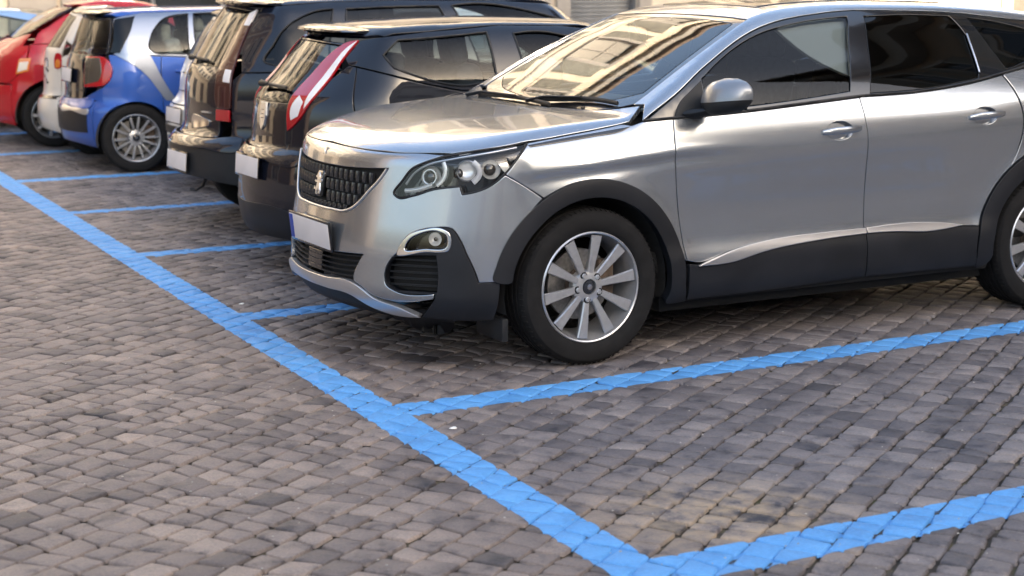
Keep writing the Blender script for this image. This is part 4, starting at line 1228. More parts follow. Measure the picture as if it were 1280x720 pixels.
# ------------------------------------------------------------------ the silver SUV
def build_suv():
    B = make_suv()
    car = thing('parked_suv', 'large silver SUV parked nose out, nearest the camera, beside the front blue bay lines', 'car',
                (1.0145, 1.2514, 0), R(2.39), 'cars parked in the blue bays')
    P = lambda *a, **k: panel(B, *a, **k)
    paint = 'silver_paint'
    # -------- roof with the A-pillars
    dlo = [(.283, -.853), (.481, -.815), (.670, -.751), (.927, -.669), (1.121, -.628), (1.362, -.591), (1.629, -.568), (1.918, -.568), (2.323, -.577), (2.724, -.600), (3.0, -.59)]
    ws_side = [(1.029, -.566, 1), (.85, -.615), (.667, -.654), (.50, -.68), (.377, -.699), (.318, -.704, 1)]
    roof = [(1.03, 0), (1.03, -.349), ws_side[0]] + ws_side[1:5] + [(.322, -.702, 1), (.338, -.766, 1), (.278, -.848, 1)] + dlo[1:] + [(3.10, -.52, 1), (3.13, -.3), (3.135, 0)]
    rf = P('roof', paint, car, 'top', sym(roof, 1), step=.04, lip=.02)
    P('sunroof', 'gloss_black', car, 'top', sym([(1.20, 0, 1), (1.20, -.40, 1), (2.35, -.40, 1), (2.35, 0, 1)], 1), off=.004, step=.05)
    P('headliner', 'headliner', car, 'top', sym([(1.08, 0), (1.08, -.5), (2.9, -.5), (3.0, 0)], 1), off=-.035, step=.08)
    # -------- windscreen
    base = [(.262, -.575), (.192, -.25), (.166, 0)]
    wtop = [(1.03, 0), (1.03, -.349)]
    wso = wtop + ws_side[:5] + [(.330, -.700, 1)] + base
    wsi = [(.985, 0), (.985, -.33), (.975, -.525, 1), (.82, -.572), (.64, -.612), (.46, -.645), (.405, -.655, 1), (.345, -.56), (.272, -.25), (.245, 0)]
    P('windscreen_frit', 'gloss_black', car, 'top', sym(wso, 1), holes=[sym(wsi, 1)], off=-.004, step=.03, gap=.003)
    wsg = P('windscreen', 'windscreen_glass', car, 'top', sym(wsi, 1), off=-.004, step=.03, gap=0., lip=.004)
    # -------- bonnet
    seam = [(-.579, -.725, 1), (-.466, -.795), (-.367, -.829), (-.289, -.838), (-.048, -.838), (.228, -.825, 1)]
    hood = [(-.812, 0), (-.810, -.162), (-.771, -.392), (-.721, -.519), (-.664, -.614)] + seam + [(.325, -.755, 1), (.305, -.70), (.25, -.575), (.178, -.25), (.150, 0)]
    def hood_b(q, p):
        ay = np.abs(p[:, 1]); x = p[:, 0]
        yl = .40 + .20 * np.clip((x + .8) / 1.0, 0, 1)
        e = .006 / (1 + np.exp((ay - yl) / .012)) + .0045 * np.exp(-((ay - yl - .03) / .03) ** 2)
        edge = np.clip((x + .80) / .12, 0, 1) * np.clip((.12 - x) / .15, 0, 1)
        return e * edge
    P('bonnet', paint, car, 'top', sym(hood, 1), step=.026, lip=.02, bulge=hood_b)
    P('cowl_panel', 'black_plastic', car, 'top', sym([(.10, 0), (.20, -.60), (.30, -.74, 1), (.36, -.70, 1), (.30, -.5), (.24, 0)], 1), off=-.022, step=.05)
    # -------- front wings
    sp3 = caster(B, 'top', resample(seam[2:], .05, False))
    fs = [(p[0], p[2] - .001) for p in sp3]; fs = [f for f in fs if f[0] > -.285]
    doorA = [(.430, 1.043, 1), (.420, .91), (.440, .682), (.484, .415, 1)]
    wing = [(-.285, .972, 1)] + fs[1:-1] + [(.226, 1.022, 1), (.280, 1.037, 1)] + doorA + arc(0, .335, .472, 12, 117, 14)[:-1] + [(-.243, .742, 1), (-.331, .80), (-.405, .846, 1), (-.357, .904)]
    P('front_wing', paint, car, 'side', wing, mirror=True, step=.0125, lip=.02)
    vent = [(-.290, .962, 1), (-.129, .981), (.070, 1.001), (.218, 1.017, 1), (.178, 1.002), (.021, .982), (-.138, .966), (-.280, .953, 1)]
    P('wing_vent', 'gloss_black', car, 'side', vent, mirror=True, off=.003, step=.03, gap=0)
    # -------- bumper skin with its openings
    hl = [(41.4, .749), (42.8, .737), (47.9, .749), (54.4, .781), (61.7, .797, 1), (62.3, .765, 1), (66.0, .777), (69.9, .803), (73.3, .848), (76.7, .904), (80.7, .974, 1),
          (75.3, .961), (68.4, .948), (59.6, .925), (51.6, .891), (47.1, .859), (44.2, .810)]
    grille = [(0, .835), (20, .839), (38.5, .853, 1), (34.5, .79), (32.4, .765), (23.5, .668), (21, .656), (11.5, .649), (0, .648)]
    bump = [(0, .926), (13.4, .924), (32.1, .921), (42.2, .922), (50., .927), (57.4, .923, 1), (51.6, .891), (47.1, .859), (44.2, .810), (41.4, .749), (42.8, .737), (47.9, .749), (54.4, .781), (61.7, .797, 1), (62.3, .765, 1),
            (66., .777), (69.9, .803), (73.6, .846, 1), (78.6, .80), (83.9, .743, 1), (78.8, .66), (73.9, .53), (72.1, .400, 1), (66.5, .398, 1), (65.4, .45), (63.5, .515), (61.6, .58), (59.5, .622), (54.6, .623), (46.6, .579), (43.2, .504), (41.7, .484),
            (39.2, .403), (39.8, .365), (42, .349), (54.8, .347, 1), (54.4, .322, 1), (41.5, .296), (34, .314), (29.0, .348), (27.2, .356), (30.5, .482, 1), (12, .468), (0, .464)]
    P('front_bumper', paint, car, 'wrap', sym(bump, 0), holes=[sym(grille, 0)], step=.024, lip=.03)
    # -------- grille
    g = P('grille', 'under_black', car, 'wrap', sym(grille, 0), off=-.030, step=.04, gap=-.002)
    edge = resample([(a * .0135, z) + tuple(c) for a, z, *c in sym(grille, 0)], .01); edge[:, 0] /= .0135
    low = [(38.2, .850, 1), (34.5, .79), (32.4, .765), (23.5, .668), (21, .656), (11.5, .649), (0, .648)]
    full = [(-a, *r) for a, *r in low] + [tuple(p) for p in low[-2::-1]]
    strip(B, 'grille_trim', 'satin_trim', g, 'wrap', full, r=.006, off=.002, seg=8)
    gq = np.array([p[:2] for p in edge])
    for row, z in enumerate((.806, .755, .704, .667)):
        for i in range(-11, 12):
            a = i * 3.45 + (0 if row % 2 == 0 else 1.72)
            if not inside(np.array([[a - 1.0 if a < 0 else a + 1.0, z - .012]]), inset_safe(gq))[0]: continue
            if abs(a) < 4.6 and .69 < z < .80: continue
            M = frame_at(B, 'wrap', (a, z), -.012)
            sc = .5 if row == 3 else 1.
            bm = bmesh.new()
            # an upright tooth with a rounded face that leans out toward one edge and narrows downward
            h = .0225 * sc; V_ = []
            for zt_, k_ in ((h, 1.), (0., .95), (-h, .72)):
                for yy, xx in ((-.0125, .012), (-.0105, -.004), (-.004, -.0125), (.004, -.0135), (.0095, -.006), (.0125, .012)):
                    V_.append(bm.verts.new(M @ Vector((xx + (.004 if zt_ < 0 else 0), yy * k_, zt_))))
            for r_ in range(2):
                for c_ in range(5): bm.faces.new((V_[r_ * 6 + c_], V_[r_ * 6 + c_ + 1], V_[r_ * 6 + 7 + c_], V_[r_ * 6 + 6 + c_]))
            bm.faces.new(V_[:6][::-1]); bm.faces.new(V_[12:])
            bmesh.ops.recalc_face_normals(bm, faces=bm.faces)
            bm_obj('grille_tooth', bm, 'black_chrome', g, True, 50)
    M = frame_at(B, 'wrap', (0, .745), .002)
    bm = bmesh.new()
    add_box(bm, (.010, 0, 0), (.03, .070, .118), None, .022, 3); bmesh.ops.transform(bm, matrix=M, verts=bm.verts)
    bm_obj('badge_plate', bm, 'gloss_black', g, True, 40)
    badge_lion(g, 'badge', M @ Matrix.Translation((-.005, 0, 0)), .100, 'satin_trim')
    badge_lion(car, 'bonnet_badge', frame_at(B, 'wrap', (0, .893), .001), .040)
    # -------- headlamps
    for side in (1, -1):
        e = empty('headlamp', car)
        def q(pts): return [(a * side, *r) for a, *r in pts]
        def S(name, mat, pts, **k): return P(name, mat, e, 'wrap', q(pts), **k)
        S('lamp_housing', 'gloss_black', hl, off=-.058, step=.04, gap=-.003)
        S('lamp_lens', 'lens_glass', hl, off=.0005, step=.024, lip=.006, gap=.0045)
        strip(B, 'lamp_seal', 'rubber_seal', e, 'wrap', q(hl), r=.0045, off=-.001, closed=True)
        def bowl(a, z, r, mat, off, d=.02, name='reflector_bowl', seg=24):
            M = frame_at(B, 'wrap', (a * side, z), off)
            bm = bmesh.new(); rings = []
            for t in (0, .25, .5, .75, 1.):
                rr_, dd = r * math.sin(t * math.pi / 2), d * (1 - math.cos(t * math.pi / 2))
                rings.append([bm.verts.new(M @ Vector((d - dd, rr_ * math.cos(u), rr_ * math.sin(u)))) for u in np.linspace(0, 2 * math.pi, seg, False)] if t else [bm.verts.new(M @ Vector((d, 0, 0)))])
            for k in range(seg): bm.faces.new((rings[0][0], rings[1][k], rings[1][(k + 1) % seg]))
            for i in range(1, 4):
                for k in range(seg): bm.faces.new((rings[i][k], rings[i + 1][k], rings[i + 1][(k + 1) % seg], rings[i][(k + 1) % seg]))
            return bm_obj(name, bm, mat, e, True)
        def dome(a, z, r, mat, off, name='projector_lens'):
            M = frame_at(B, 'wrap', (a * side, z), off); bm = bmesh.new()
            bmesh.ops.create_uvsphere(bm, u_segments=24, v_segments=14, radius=r)
            bmesh.ops.scale(bm, vec=(.55, 1, 1), verts=bm.verts); bmesh.ops.transform(bm, matrix=M, verts=bm.verts)
            return bm_obj(name, bm, mat, e, True)
        def ring(a, z, r, t, mat, off, name='lamp_ring'):
            M = frame_at(B, 'wrap', (a * side, z), off)
            Pp = [M @ Vector((0, r * math.cos(u), r * math.sin(u))) for u in np.linspace(0, 2 * math.pi, 28, False)]
            return tube(name, Pp, t, mat, e, True, 6)
        dome(52.0, .832, .027, 'projector_glass', -.040); ring(52.0, .832, .031, .0045, 'reflector', -.034); bowl(52.2, .832, .047, 'reflector', -.040)
        dome(60.4, .850, .022, 'projector_glass', -.045); bowl(63.2, .862, .042, 'reflector', -.036, .016); ring(63.2, .862, .043, .004, 'dark_chrome', -.034)
        dome(69.6, .868, .026, 'projector_glass', -.048); bowl(69.9, .869, .041, 'reflector', -.042)
        # claw shaped light guides
        def claw(pts, r=.006, off=-.016, mat='led_guide', name='light_guide', flat=1.7):
            strip(B, name, mat, e, 'wrap', q(pts), r=r, off=off, flat=flat)
        claw([(65.1, .900), (66.6, .875), (66.8, .848), (65.0, .815)], .0075)
        claw([(56.6, .896), (57.2, .86), (56.6, .825), (54.8, .800)], .0075, mat='reflector', name='chrome_divider')
        claw([(44.6, .768), (48.5, .775), (53.5, .800)], .006, name='lower_reflector', mat='reflector')
        claw([(45.2, .795), (48, .845), (52, .880), (60, .912), (70, .940), (77.5, .958)], .0042, off=-.008, name='upper_trim', mat='satin_trim', flat=1.2)
        S('side_reflector', 'reflector', [(71.8, .895, 1), (74.6, .905, 1), (75.3, .878), (74.0, .848, 1), (73.0, .865)], off=-.030, step=.03)
        S('lamp_wing', 'emblem_blue', [(74, .935, 1), (79.4, .962, 1), (76.4, .905), (75.4, .90, 1)], off=-.026, step=.03)
        # -------- fog lamp pocket and side intake
        fog = empty('fog_lamp', car)
        fo = [(43.4, .503), (45.1, .554), (47.3, .588), (51.7, .614), (56.7, .622), (58.7, .606), (58.9, .536), (51.8, .520)]
        fi = [(46.0, .526), (47.2, .566), (50.6, .597), (56.1, .610), (57.9, .597), (58.1, .546), (52, .533)]
        P('fog_bezel', 'chrome', fog, 'wrap', q(fo), holes=[q(fi)], off=.004, step=.02, lip=.02, gap=0)
        P('fog_housing', 'gloss_black', fog, 'wrap', q(fi), off=-.055, step=.03, gap=-.002)
        P('fog_lens', 'lens_glass', fog, 'wrap', q(fi), off=-.004, step=.03, gap=.001, lip=.004)
        bowl(54.6, .576, .029, 'reflector', -.016, .020, name='fog_reflector')
        dome(54.6, .576, .009, 'projector_glass', -.022, name='fog_bulb')
        si = [(41.9, .484, 1), (48, .500), (55.0, .507, 1), (55.6, .43), (55.2, .352, 1), (48, .351), (42.2, .353), (40.0, .375), (39.4, .405)]
        it = P('side_intake', 'under_black', car, 'wrap', q(si), off=-.055, step=.05, gap=-.002)
        for z in (.375, .402, .429, .456, .482):
            strip(B, 'intake_slat', 'black_plastic', it, 'wrap', q([(40.2, z - .004), (47, z), (55.6, z + .003)]), r=.007, off=-.022, flat=.6)
        clad = [(43.2, .504), (46.6, .579), (54.6, .623), (59.5, .622), (61.6, .58), (63.5, .515), (65.4, .45), (66.5, .398, 1), (72.1, .400, 1), (71.5, .30), (70.6, .232, 1), (60, .228), (50.7, .236, 1), (53, .285), (54.6, .322, 1), (54.8, .347, 1), (42, .349), (39.8, .365), (39.2, .403), (41.7, .484)]
        P('bumper_cladding', 'dark_cladding', car, 'wrap', q(clad), holes=[q(si), q(fi)], off=-.001, step=.03, lip=.03)
        # air flap hanging in front of the tyre
        fl = empty('mud_flap', car)
        box('flap', (-.40, -.74 * side, .185), (.03, .24, .10), 'black_plastic', fl, .008)
    # -------- lower grille, skid plate, chin
    lg = [(0, .464), (12, .468), (30.5, .482, 1), (27.2, .356, 1), (12, .352), (0, .350)]
    lw = P('lower_grille', 'under_black', car, 'wrap', sym(lg, 0), off=-.06, step=.06, gap=-.002)
    for z in (.372, .394, .416, .438, .460):
        strip(B, 'grille_slat', 'black_plastic', lw, 'wrap', [(-30, z + .012), (-15, z), (0, z - .002), (15, z), (30, z + .012)], r=.0075, off=-.018, flat=.55)
    P('radar_cover', 'gloss_black', lw, 'wrap', sym([(0, .455, 1), (6, .455, 1), (6, .365, 1), (0, .365, 1)], 0), off=-.012, step=.04)
    skid = [(0, .350), (12, .352), (27.2, .353), (30, .340), (35.2, .304), (44, .276), (50.4, .240, 1), (43.3, .236), (32.9, .262), (25.7, .298), (12, .304), (0, .304)]
    P('skid_plate', 'satin_trim', car, 'wrap', sym(skid, 0), off=.010, step=.03, lip=.025, gap=0)
    lip = [(0, .296), (12, .296), (25.7, .288), (32.9, .254), (43.3, .230), (50.4, .230), (60, .226), (60, .198), (30, .206), (0, .215)]
    P('chin_spoiler', 'black_plastic', car, 'wrap', sym(lip, 0), off=-.012, step=.04, lip=.04)
    number_plate(car, (-.925, .012, .532), .455, .112, 0, R(-6))
    # -------- arch trims, doors, sills
    for xc, ro, ri in ((0., .472, .398), (2.69, .495, .400)):
        tr = arc(xc, .335, ro, -8 if xc == 0 else 184, 171 if xc == 0 else -4, 26)
        inn = arc(xc, .335, ri, 171 if xc == 0 else -4, -10 if xc == 0 else 186, 26)
        if xc == 0:
            tr = arc(0, .335, ro, -2, 171, 26); inn = arc(0, .335, ri, 171, -14, 26); inn += [(.40, .235, 1), (.49, .238, 1)]; tr[0] = tr[0] + (1,)
        else:
            tr = arc(xc, .335, ro, 190, -2, 26)
        def ab(q_, p_): return .010 * np.ones(len(p_))
        P('arch_trim', 'dark_cladding', car, 'side', tr + inn, mirror=True, step=.025, lip=.05, bulge=ab, gap=0)
    belt = [(.430, 1.045, 1), (.808, 1.059), (1.145, 1.080), (1.470, 1.102, 1)]
    doorB = [(1.476, 1.02), (1.488, .90), (1.495, .70), (1.499, .490, 1)]
    cladT = [(1.499, .488, 1), (1.25, .484), (.959, .474), (.80, .455), (.711, .438), (.56, .404), (.484, .415, 1)]
    hh = [(1.26 + .075 * math.cos(t), .955 + .040 * math.sin(t)) for t in np.linspace(0, 2 * np.pi, 14, False)]
    hh = [(p[0] + .065, p[1]) for p in hh]
    hr = [(p[0] + .885, p[1] + .033) for p in hh]
    for side in (1, -1):
        mult = np.array([1, side, 1])
        def PS(name, mat, parent, outline, **k):
            V, F, N = panel_geo(B, 'side', outline, **k)
            return mesh_obj(name, V * mult, F if side == 1 else [f[::-1] for f in F], mat, parent, N * mult)
        fd = [(.430, 1.043, 1), (.420, .91), (.440, .682), (.484, .418, 1)]
        door1 = fd + [(.56, .404), (.711, .440), (.80, .456), (.959, .475), (1.25, .485), (1.499, .489, 1)] + doorB[:-1][::-1] + [(1.470, 1.100, 1), (1.145, 1.078), (.808, 1.057)]
        d1 = PS('front_door', paint, car, door1, holes=[hh], step=.016, lip=.02)
        door2 = [(1.470, 1.102, 1)] + doorB + [(1.60, .492), (1.937, .480), (2.10, .458), (2.205, .452, 1)] + arc(2.69, .335, .499, 164, 128, 7)[1:] + [(2.44, .85), (2.456, .96), (2.425, 1.086), (2.380, 1.176, 1), (2.088, 1.133), (1.804, 1.110)]
        d2 = PS('rear_door', paint, car, door2, holes=[hr], step=.018, lip=.02)
        for d, hx, hz, hole in ((d1, 1.325, .955, hh), (d2, 2.21, .988, hr)):
            PS('handle_cup', paint, d, hole, off=-.022, step=.03, gap=-.003)
            ph = caster(B, 'side', np.array([(hx + dx, hz) for dx in (-.105, -.06, 0, .06, .115)])); nh = B.normal(ph)
            of = np.array([.006, .030, .036, .034, .010])
            pc = (ph + nh * of[:, None]) * mult
            rings = []
            for i, (c, hgt, tk) in enumerate(zip(pc, (.010, .0165, .0165, .0165, .011), (.004, .0085, .009, .009, .004))):
                rings.append([(c[0], c[1] + tk * math.cos(u) * 1.0, c[2] + .052 * (c[0] - hx) + hgt * math.sin(u)) for u in np.linspace(0, 2 * np.pi, 12, False)])
            loft('door_handle', rings, paint, d, True, 50)
        PS('door_cladding', 'dark_cladding', d1, [(.49, .405, 1), (.56, .398), (.711, .432), (.80, .449), (.959, .470), (1.25, .482), (1.499, .486, 1), (1.508, .258, 1), (.9, .243), (.496, .240, 1)], step=.03, lip=.03, bulge=lambda q_, p_: .008 + 0 * p_[:, 0])
        PS('door_cladding', 'dark_cladding', d2, [(1.500, .487, 1), (1.60, .489), (1.937, .478), (2.10, .456), (2.2, .45, 1), (2.195, .30), (2.21, .252, 1), (1.509, .258, 1)], step=.03, lip=.03, bulge=lambda q_, p_: .008 + 0 * p_[:, 0])
        ch1 = [(.535, .392, 1), (.625, .418), (.711, .441), (.80, .458), (.959, .477), (1.25, .487), (1.497, .490, 1), (1.497, .462, 1), (1.2, .452), (.884, .425), (.72, .396)]
        PS('chrome_strip', 'strip_trim', d1, ch1, off=.020, step=.02, lip=.014, gap=0)
        ch2 = [(1.502, .490, 1), (1.663, .496), (1.937, .486), (2.097, .461, 1), (1.884, .446), (1.65, .460), (1.502, .463, 1)]
        PS('chrome_strip', 'strip_trim', d2, ch2, off=.020, step=.02, lip=.014, gap=0)
        # rear quarter behind the door
        q3 = [(2.385, 1.180, 1), (2.43, 1.088), (2.461, .96), (2.445, .85), (2.38, .727, 1)] + arc(2.69, .335, .499, 124, 4, 14) + [(3.30, .36, 1), (3.32, .60), (3.28, .80), (3.33, 1.0, 1), (3.22, 1.10), (3.1, 1.25), (2.95, 1.255), (2.70, 1.225)]
        PS('rear_quarter', paint, car, q3, step=.035, lip=.02)
        PS('sill', 'under_black', car, [(.42, .30, 1), (2.3, .30, 1), (2.3, .215, 1), (.42, .215, 1)], off=-.012, step=.06, lip=.03)
        # glasshouse: black surround with the panes let into it
        up = [(p[0], p[1]) for p in caster(B, 'top', resample([(q_[0], q_[1]) for q_ in dlo], .06, False))[:, [0, 2]]]
        low = [(3.06, 1.30), (2.95, 1.262), (2.70, 1.232), (2.385, 1.183), (2.088, 1.138), (1.804, 1.115), (1.508, 1.107), (1.145, 1.084), (.808, 1.063), (.43, 1.047)]
        g1 = [(.628, 1.206, 1), (.74, 1.272), (.859, 1.331), (1.032, 1.393), (1.2, 1.427), (1.339, 1.446), (1.585, 1.463, 1), (1.53, 1.36), (1.425, 1.130, 1), (1.118, 1.103), (.825, 1.083), (.615, 1.073, 1)]
        g2 = [(1.690, 1.462, 1), (1.95, 1.467), (2.235, 1.457, 1), (2.275, 1.36), (2.225, 1.168, 1), (1.983, 1.137), (1.543, 1.119, 1)]
        g3 = [(2.345, 1.448, 1), (2.524, 1.426), (2.670, 1.395), (2.85, 1.345, 1), (2.60, 1.245), (2.43, 1.205, 1)]
        tr = PS('window_surround', 'gloss_black', car, up + low, holes=[g1, g2, g3], off=-.002, step=.03, lip=.016)
        PS('front_window', 'side_glass', d1, g1, off=-.006, step=.035, lip=.004, gap=0)
        PS('rear_window', 'privacy_glass', d2, g2, off=-.006, step=.035, lip=.004, gap=0)
        PS('quarter_window', 'privacy_glass', car, g3, off=-.006, step=.035, lip=.004, gap=0)
        bl = on_skin(B, 'side', [(.285, 1.040), (.43, 1.046), (.808, 1.062), (1.145, 1.083), (1.508, 1.106), (1.804, 1.114), (2.088, 1.137), (2.385, 1.182), (2.7, 1.232), (2.95, 1.262)], .004, .03) * mult
        tube('belt_trim', bl, .006, 'rubber_seal', car)
        bl = on_skin(B, 'side', [(2.278, 1.37), (2.24, 1.19)], .003, .03) * mult
        tube('window_divider', bl, .005, 'satin_trim', d2)
        # door mirror
        mr = empty('door_mirror', car)
        cx, cy, cz = (.615, -1.000, 1.142) if side == 1 else (.83, .935, 1.142)      # the far mirror is folded in
        def blob(name, mat, z0, z1, sx, sy, sz, dx=0.):
            V = []; F = []; nu, nv = 26, 9
            for i in range(nv):
                t = z0 + (z1 - z0) * i / (nv - 1)
                zz = t; k = max(0., 1 - abs(zz) ** 2.6) ** (1 / 2.6)
                for u in np.linspace(0, 2 * np.pi, nu, False):
                    c_, s_ = math.cos(u), math.sin(u)
                    r_ = (abs(c_) ** 2.8 + abs(s_) ** 2.8) ** (-1 / 2.8)
                    px, py = c_ * r_ * k, s_ * r_ * k
                    tap = 1 - .16 * max(0, -py * side)           # narrower toward the tip
                    x_ = cx + dx + sx * (px if px < 0 else px * .35) + .035 * max(0., py * -side) + .02 * zz * (px < 0)
                    V.append((x_, cy + sy * py, cz + sz * zz * tap + .012 * (-py * side)))
            for i in range(nv - 1):
                for k in range(nu):
                    l = (k + 1) % nu; F.append((i * nu + k, i * nu + l, (i + 1) * nu + l, (i + 1) * nu + k))
            F.append(tuple(range(nu))[::-1]); F.append(tuple((nv - 1) * nu + k for k in range(nu)))
            bm = bmesh.new(); vs = [bm.verts.new(v) for v in V]
            for f in F: bm.faces.new([vs[i] for i in f])
            bmesh.ops.recalc_face_normals(bm, faces=bm.faces)
            return bm_obj(name, bm, mat, mr, True, 45)
        blob('mirror_cap', 'mirror_paint', -.28, .985, .085, .128, .080)
        blob('mirror_housing', 'black_plastic', -.95, -.29, .083, .126, .080)
        mg = mesh_obj('mirror_glass', [(cx + .034, cy - .1, cz - .055), (cx + .034, cy + .1, cz - .055), (cx + .034, cy + .1, cz + .06), (cx + .034, cy - .1, cz + .06)], [(0, 1, 2, 3)], 'mirror_glass', mr, smooth=False)
        rings = []
        for t, (x_, y_, z_, a_, b_) in enumerate([(.53, -.865, 1.062, .055, .020), (.55, -.90, 1.066, .050, .019), (.59, -.945, 1.078, .055, .020), (.61, -.99, 1.090, .06, .018)] if side == 1 else [(.56, -.85, 1.062, .05, .02), (.62, -.88, 1.07, .05, .02), (.72, -.90, 1.08, .055, .02), (.79, -.92, 1.09, .06, .018)]):
            rings.append([(x_ + a_ * math.cos(u), y_ * side, z_ + b_ * math.sin(u)) for u in np.linspace(0, 2 * np.pi, 12, False)])
        loft('mirror_arm', rings, 'black_plastic', mr, True, 50)
        PS('mirror_base', 'black_plastic', car, [(.44, 1.050, 1), (.60, 1.068, 1), (.618, 1.200, 1), (.56, 1.165), (.47, 1.10)], off=.003, step=.03, gap=0)
        # wheels
        for xc in (0., 2.675):
            add_wheel(car, 'suv', (xc, -.792 * side, .340), side == 1, rt=.340, rr=.241, w=.228, nsp=10, w0=.028, w1=.053, spin=.16)
            wheel_well(car, xc, .335, .405, -.86 * side, -.52 * side)
    # -------- tail (seen only from the side)
    rr_ = [(0, 1.06), (.55, 1.05), (.80, 1.0, 1), (.84, .8), (.83, .60, 1), (.6, .585), (0, .58)]
    P('tailgate', paint, car, 'rear', sym(rr_, 0), step=.06, lip=.02)
    P('rear_bumper', paint, car, 'rear', sym([(0, .575), (.6, .58), (.82, .59, 1), (.85, .45), (.80, .36, 1), (0, .36)], 0), step=.06, lip=.02)
    P('rear_diffuser', 'dark_cladding', car, 'rear', sym([(0, .355), (.80, .355, 1), (.76, .24, 1), (0, .24)], 0), step=.06, lip=.02)
    P('rear_screen', 'privacy_glass', car, 'rear', sym([(0, 1.40), (.5, 1.39, 1), (.66, 1.10, 1), (0, 1.09)], 0), off=-.004, step=.06)
    for s_ in (1, -1):
        P('tail_lamp', 'lamp_red', car, 'rear', [(.42 * s_, .98), (.82 * s_, .98), (.84 * s_, .84), (.45 * s_, .87)], off=.006, step=.04)
    # -------- underside and cabin
    box('underbody', (1.92, 0, .225), (2.95, 1.50, .13), 'under_black', car, .02)
    box('engine_bay', (-.22, 0, .55), (.9, .96, .56), 'under_black', car, .05)
    box('cabin_floor', (1.65, 0, .40), (2.6, 1.60, .10), 'under_black', car, .02)
    ds = empty('dashboard', car)
    box('dash_top', (.52, 0, .985), (.62, 1.44, .14), 'dash_plastic', ds, .05, Matrix.Rotation(R(-4), 3, 'Y').to_euler(), 3)
    box('dash_face', (.74, 0, .80), (.24, 1.42, .40), 'dash_plastic', ds, .06, None, 3)
    box('instrument_hood', (.80, -.36, 1.055), (.16, .34, .09), 'dash_plastic', ds, .03)
    steering_wheel(car, (.93, -.36, .98), .40)
    for y_ in (-.37, .37): seat(car, 1.45, y_, 'seat_fabric', z0=.56)
    bs = empty('rear_bench', car)
    box('bench_cushion', (2.25, 0, .58), (.5, 1.30, .16), 'seat_fabric', bs, .05, None, 3)
    box('bench_back', (2.58, 0, .92), (.15, 1.30, .62), 'seat_fabric', bs, .05, Matrix.Rotation(R(14), 3, 'Y').to_euler(), 3)
    for y_ in (-.42, 0, .42): box('headrest', (2.68, y_, 1.27), (.09, .24, .16), 'seat_fabric', bs, .04, None, 3)
    for s_ in (1, -1):
        box('door_card', (1.45, .80 * s_, .80), (1.9, .05, .46), 'dash_plastic', car, .02)
        box('pillar_lining', (1.58, .60 * s_, 1.24), (.12, .05, .40), 'dash_plastic', car, .02, Matrix.Rotation(R(20 * s_), 3, 'X').to_euler())
    box('interior_mirror', (.93, 0, 1.36), (.03, .22, .06), 'dash_plastic', car, .02)
    # wipers
    for (pa, pb, hub) in (((.215, .52), (.190, -.20), (.17, .60)), ((.235, -.08), (.30, -.62), (.19, .02))):
        w = empty('wiper', car)
        a = caster(B, 'top', np.array([hub, pa, ((pa[0] + pb[0]) / 2 + .01, (pa[1] + pb[1]) / 2), pb]))
        n_ = B.normal(a)
        tube('wiper_arm', a[[0, 1, 2]] + n_[[0, 1, 2]] * np.array([[.012], [.024], [.022]]), [.011, .008, .006], 'black_plastic', w)
        q2 = caster(B, 'top', np.array([(pa[0] + (pb[0] - pa[0]) * t + .018 * math.sin(math.pi * t), pa[1] + (pb[1] - pa[1]) * t) for t in np.linspace(-.05, 1, 12)]))
        tube('wiper_blade', q2 + B.normal(q2) * .010, .007, 'rubber_seal', w, flat=1.5)
    # paper on the dashboard is its own thing
    M = car.matrix_basis
    bm = bmesh.new(); add_box(bm, (.44, -.47, 1.064), (.20, .30, .002), Matrix.Rotation(.18, 4, 'Z'), 0)
    bmesh.ops.subdivide_edges(bm, edges=bm.edges, cuts=3)
    for v in bm.verts: v.co.z += .012 * math.sin(v.co.y * 14) + .010 * math.sin(v.co.x * 17)
    bmesh.ops.transform(bm, matrix=Matrix.Translation((1.0145, 1.2514, 0)) @ Matrix.Rotation(R(2.39), 4, 'Z'), verts=bm.verts)
    pp = bm_obj('paper_sheet', bm, 'paper', None, True)
    tag(pp, "white paper sheet lying on the silver SUV's dashboard behind the windscreen", 'paper')
    return car

def inset_safe(q):
    q = np.asarray(q, float)
    return q

SUV = build_suv()
# ------------------------------------------------------------------ the other cars, parked nose in with their tails to the lane
def densify(pts, step=.05):
    out = []
    P = [np.array(p[:2], float) for p in pts]
    for a, b in zip(P[:-1], P[1:]):
        k = max(1, int(np.linalg.norm((b - a)) / step))
        out += [tuple(a + (b - a) * i / k) for i in range(k)]
    return out + [tuple(P[-1])]

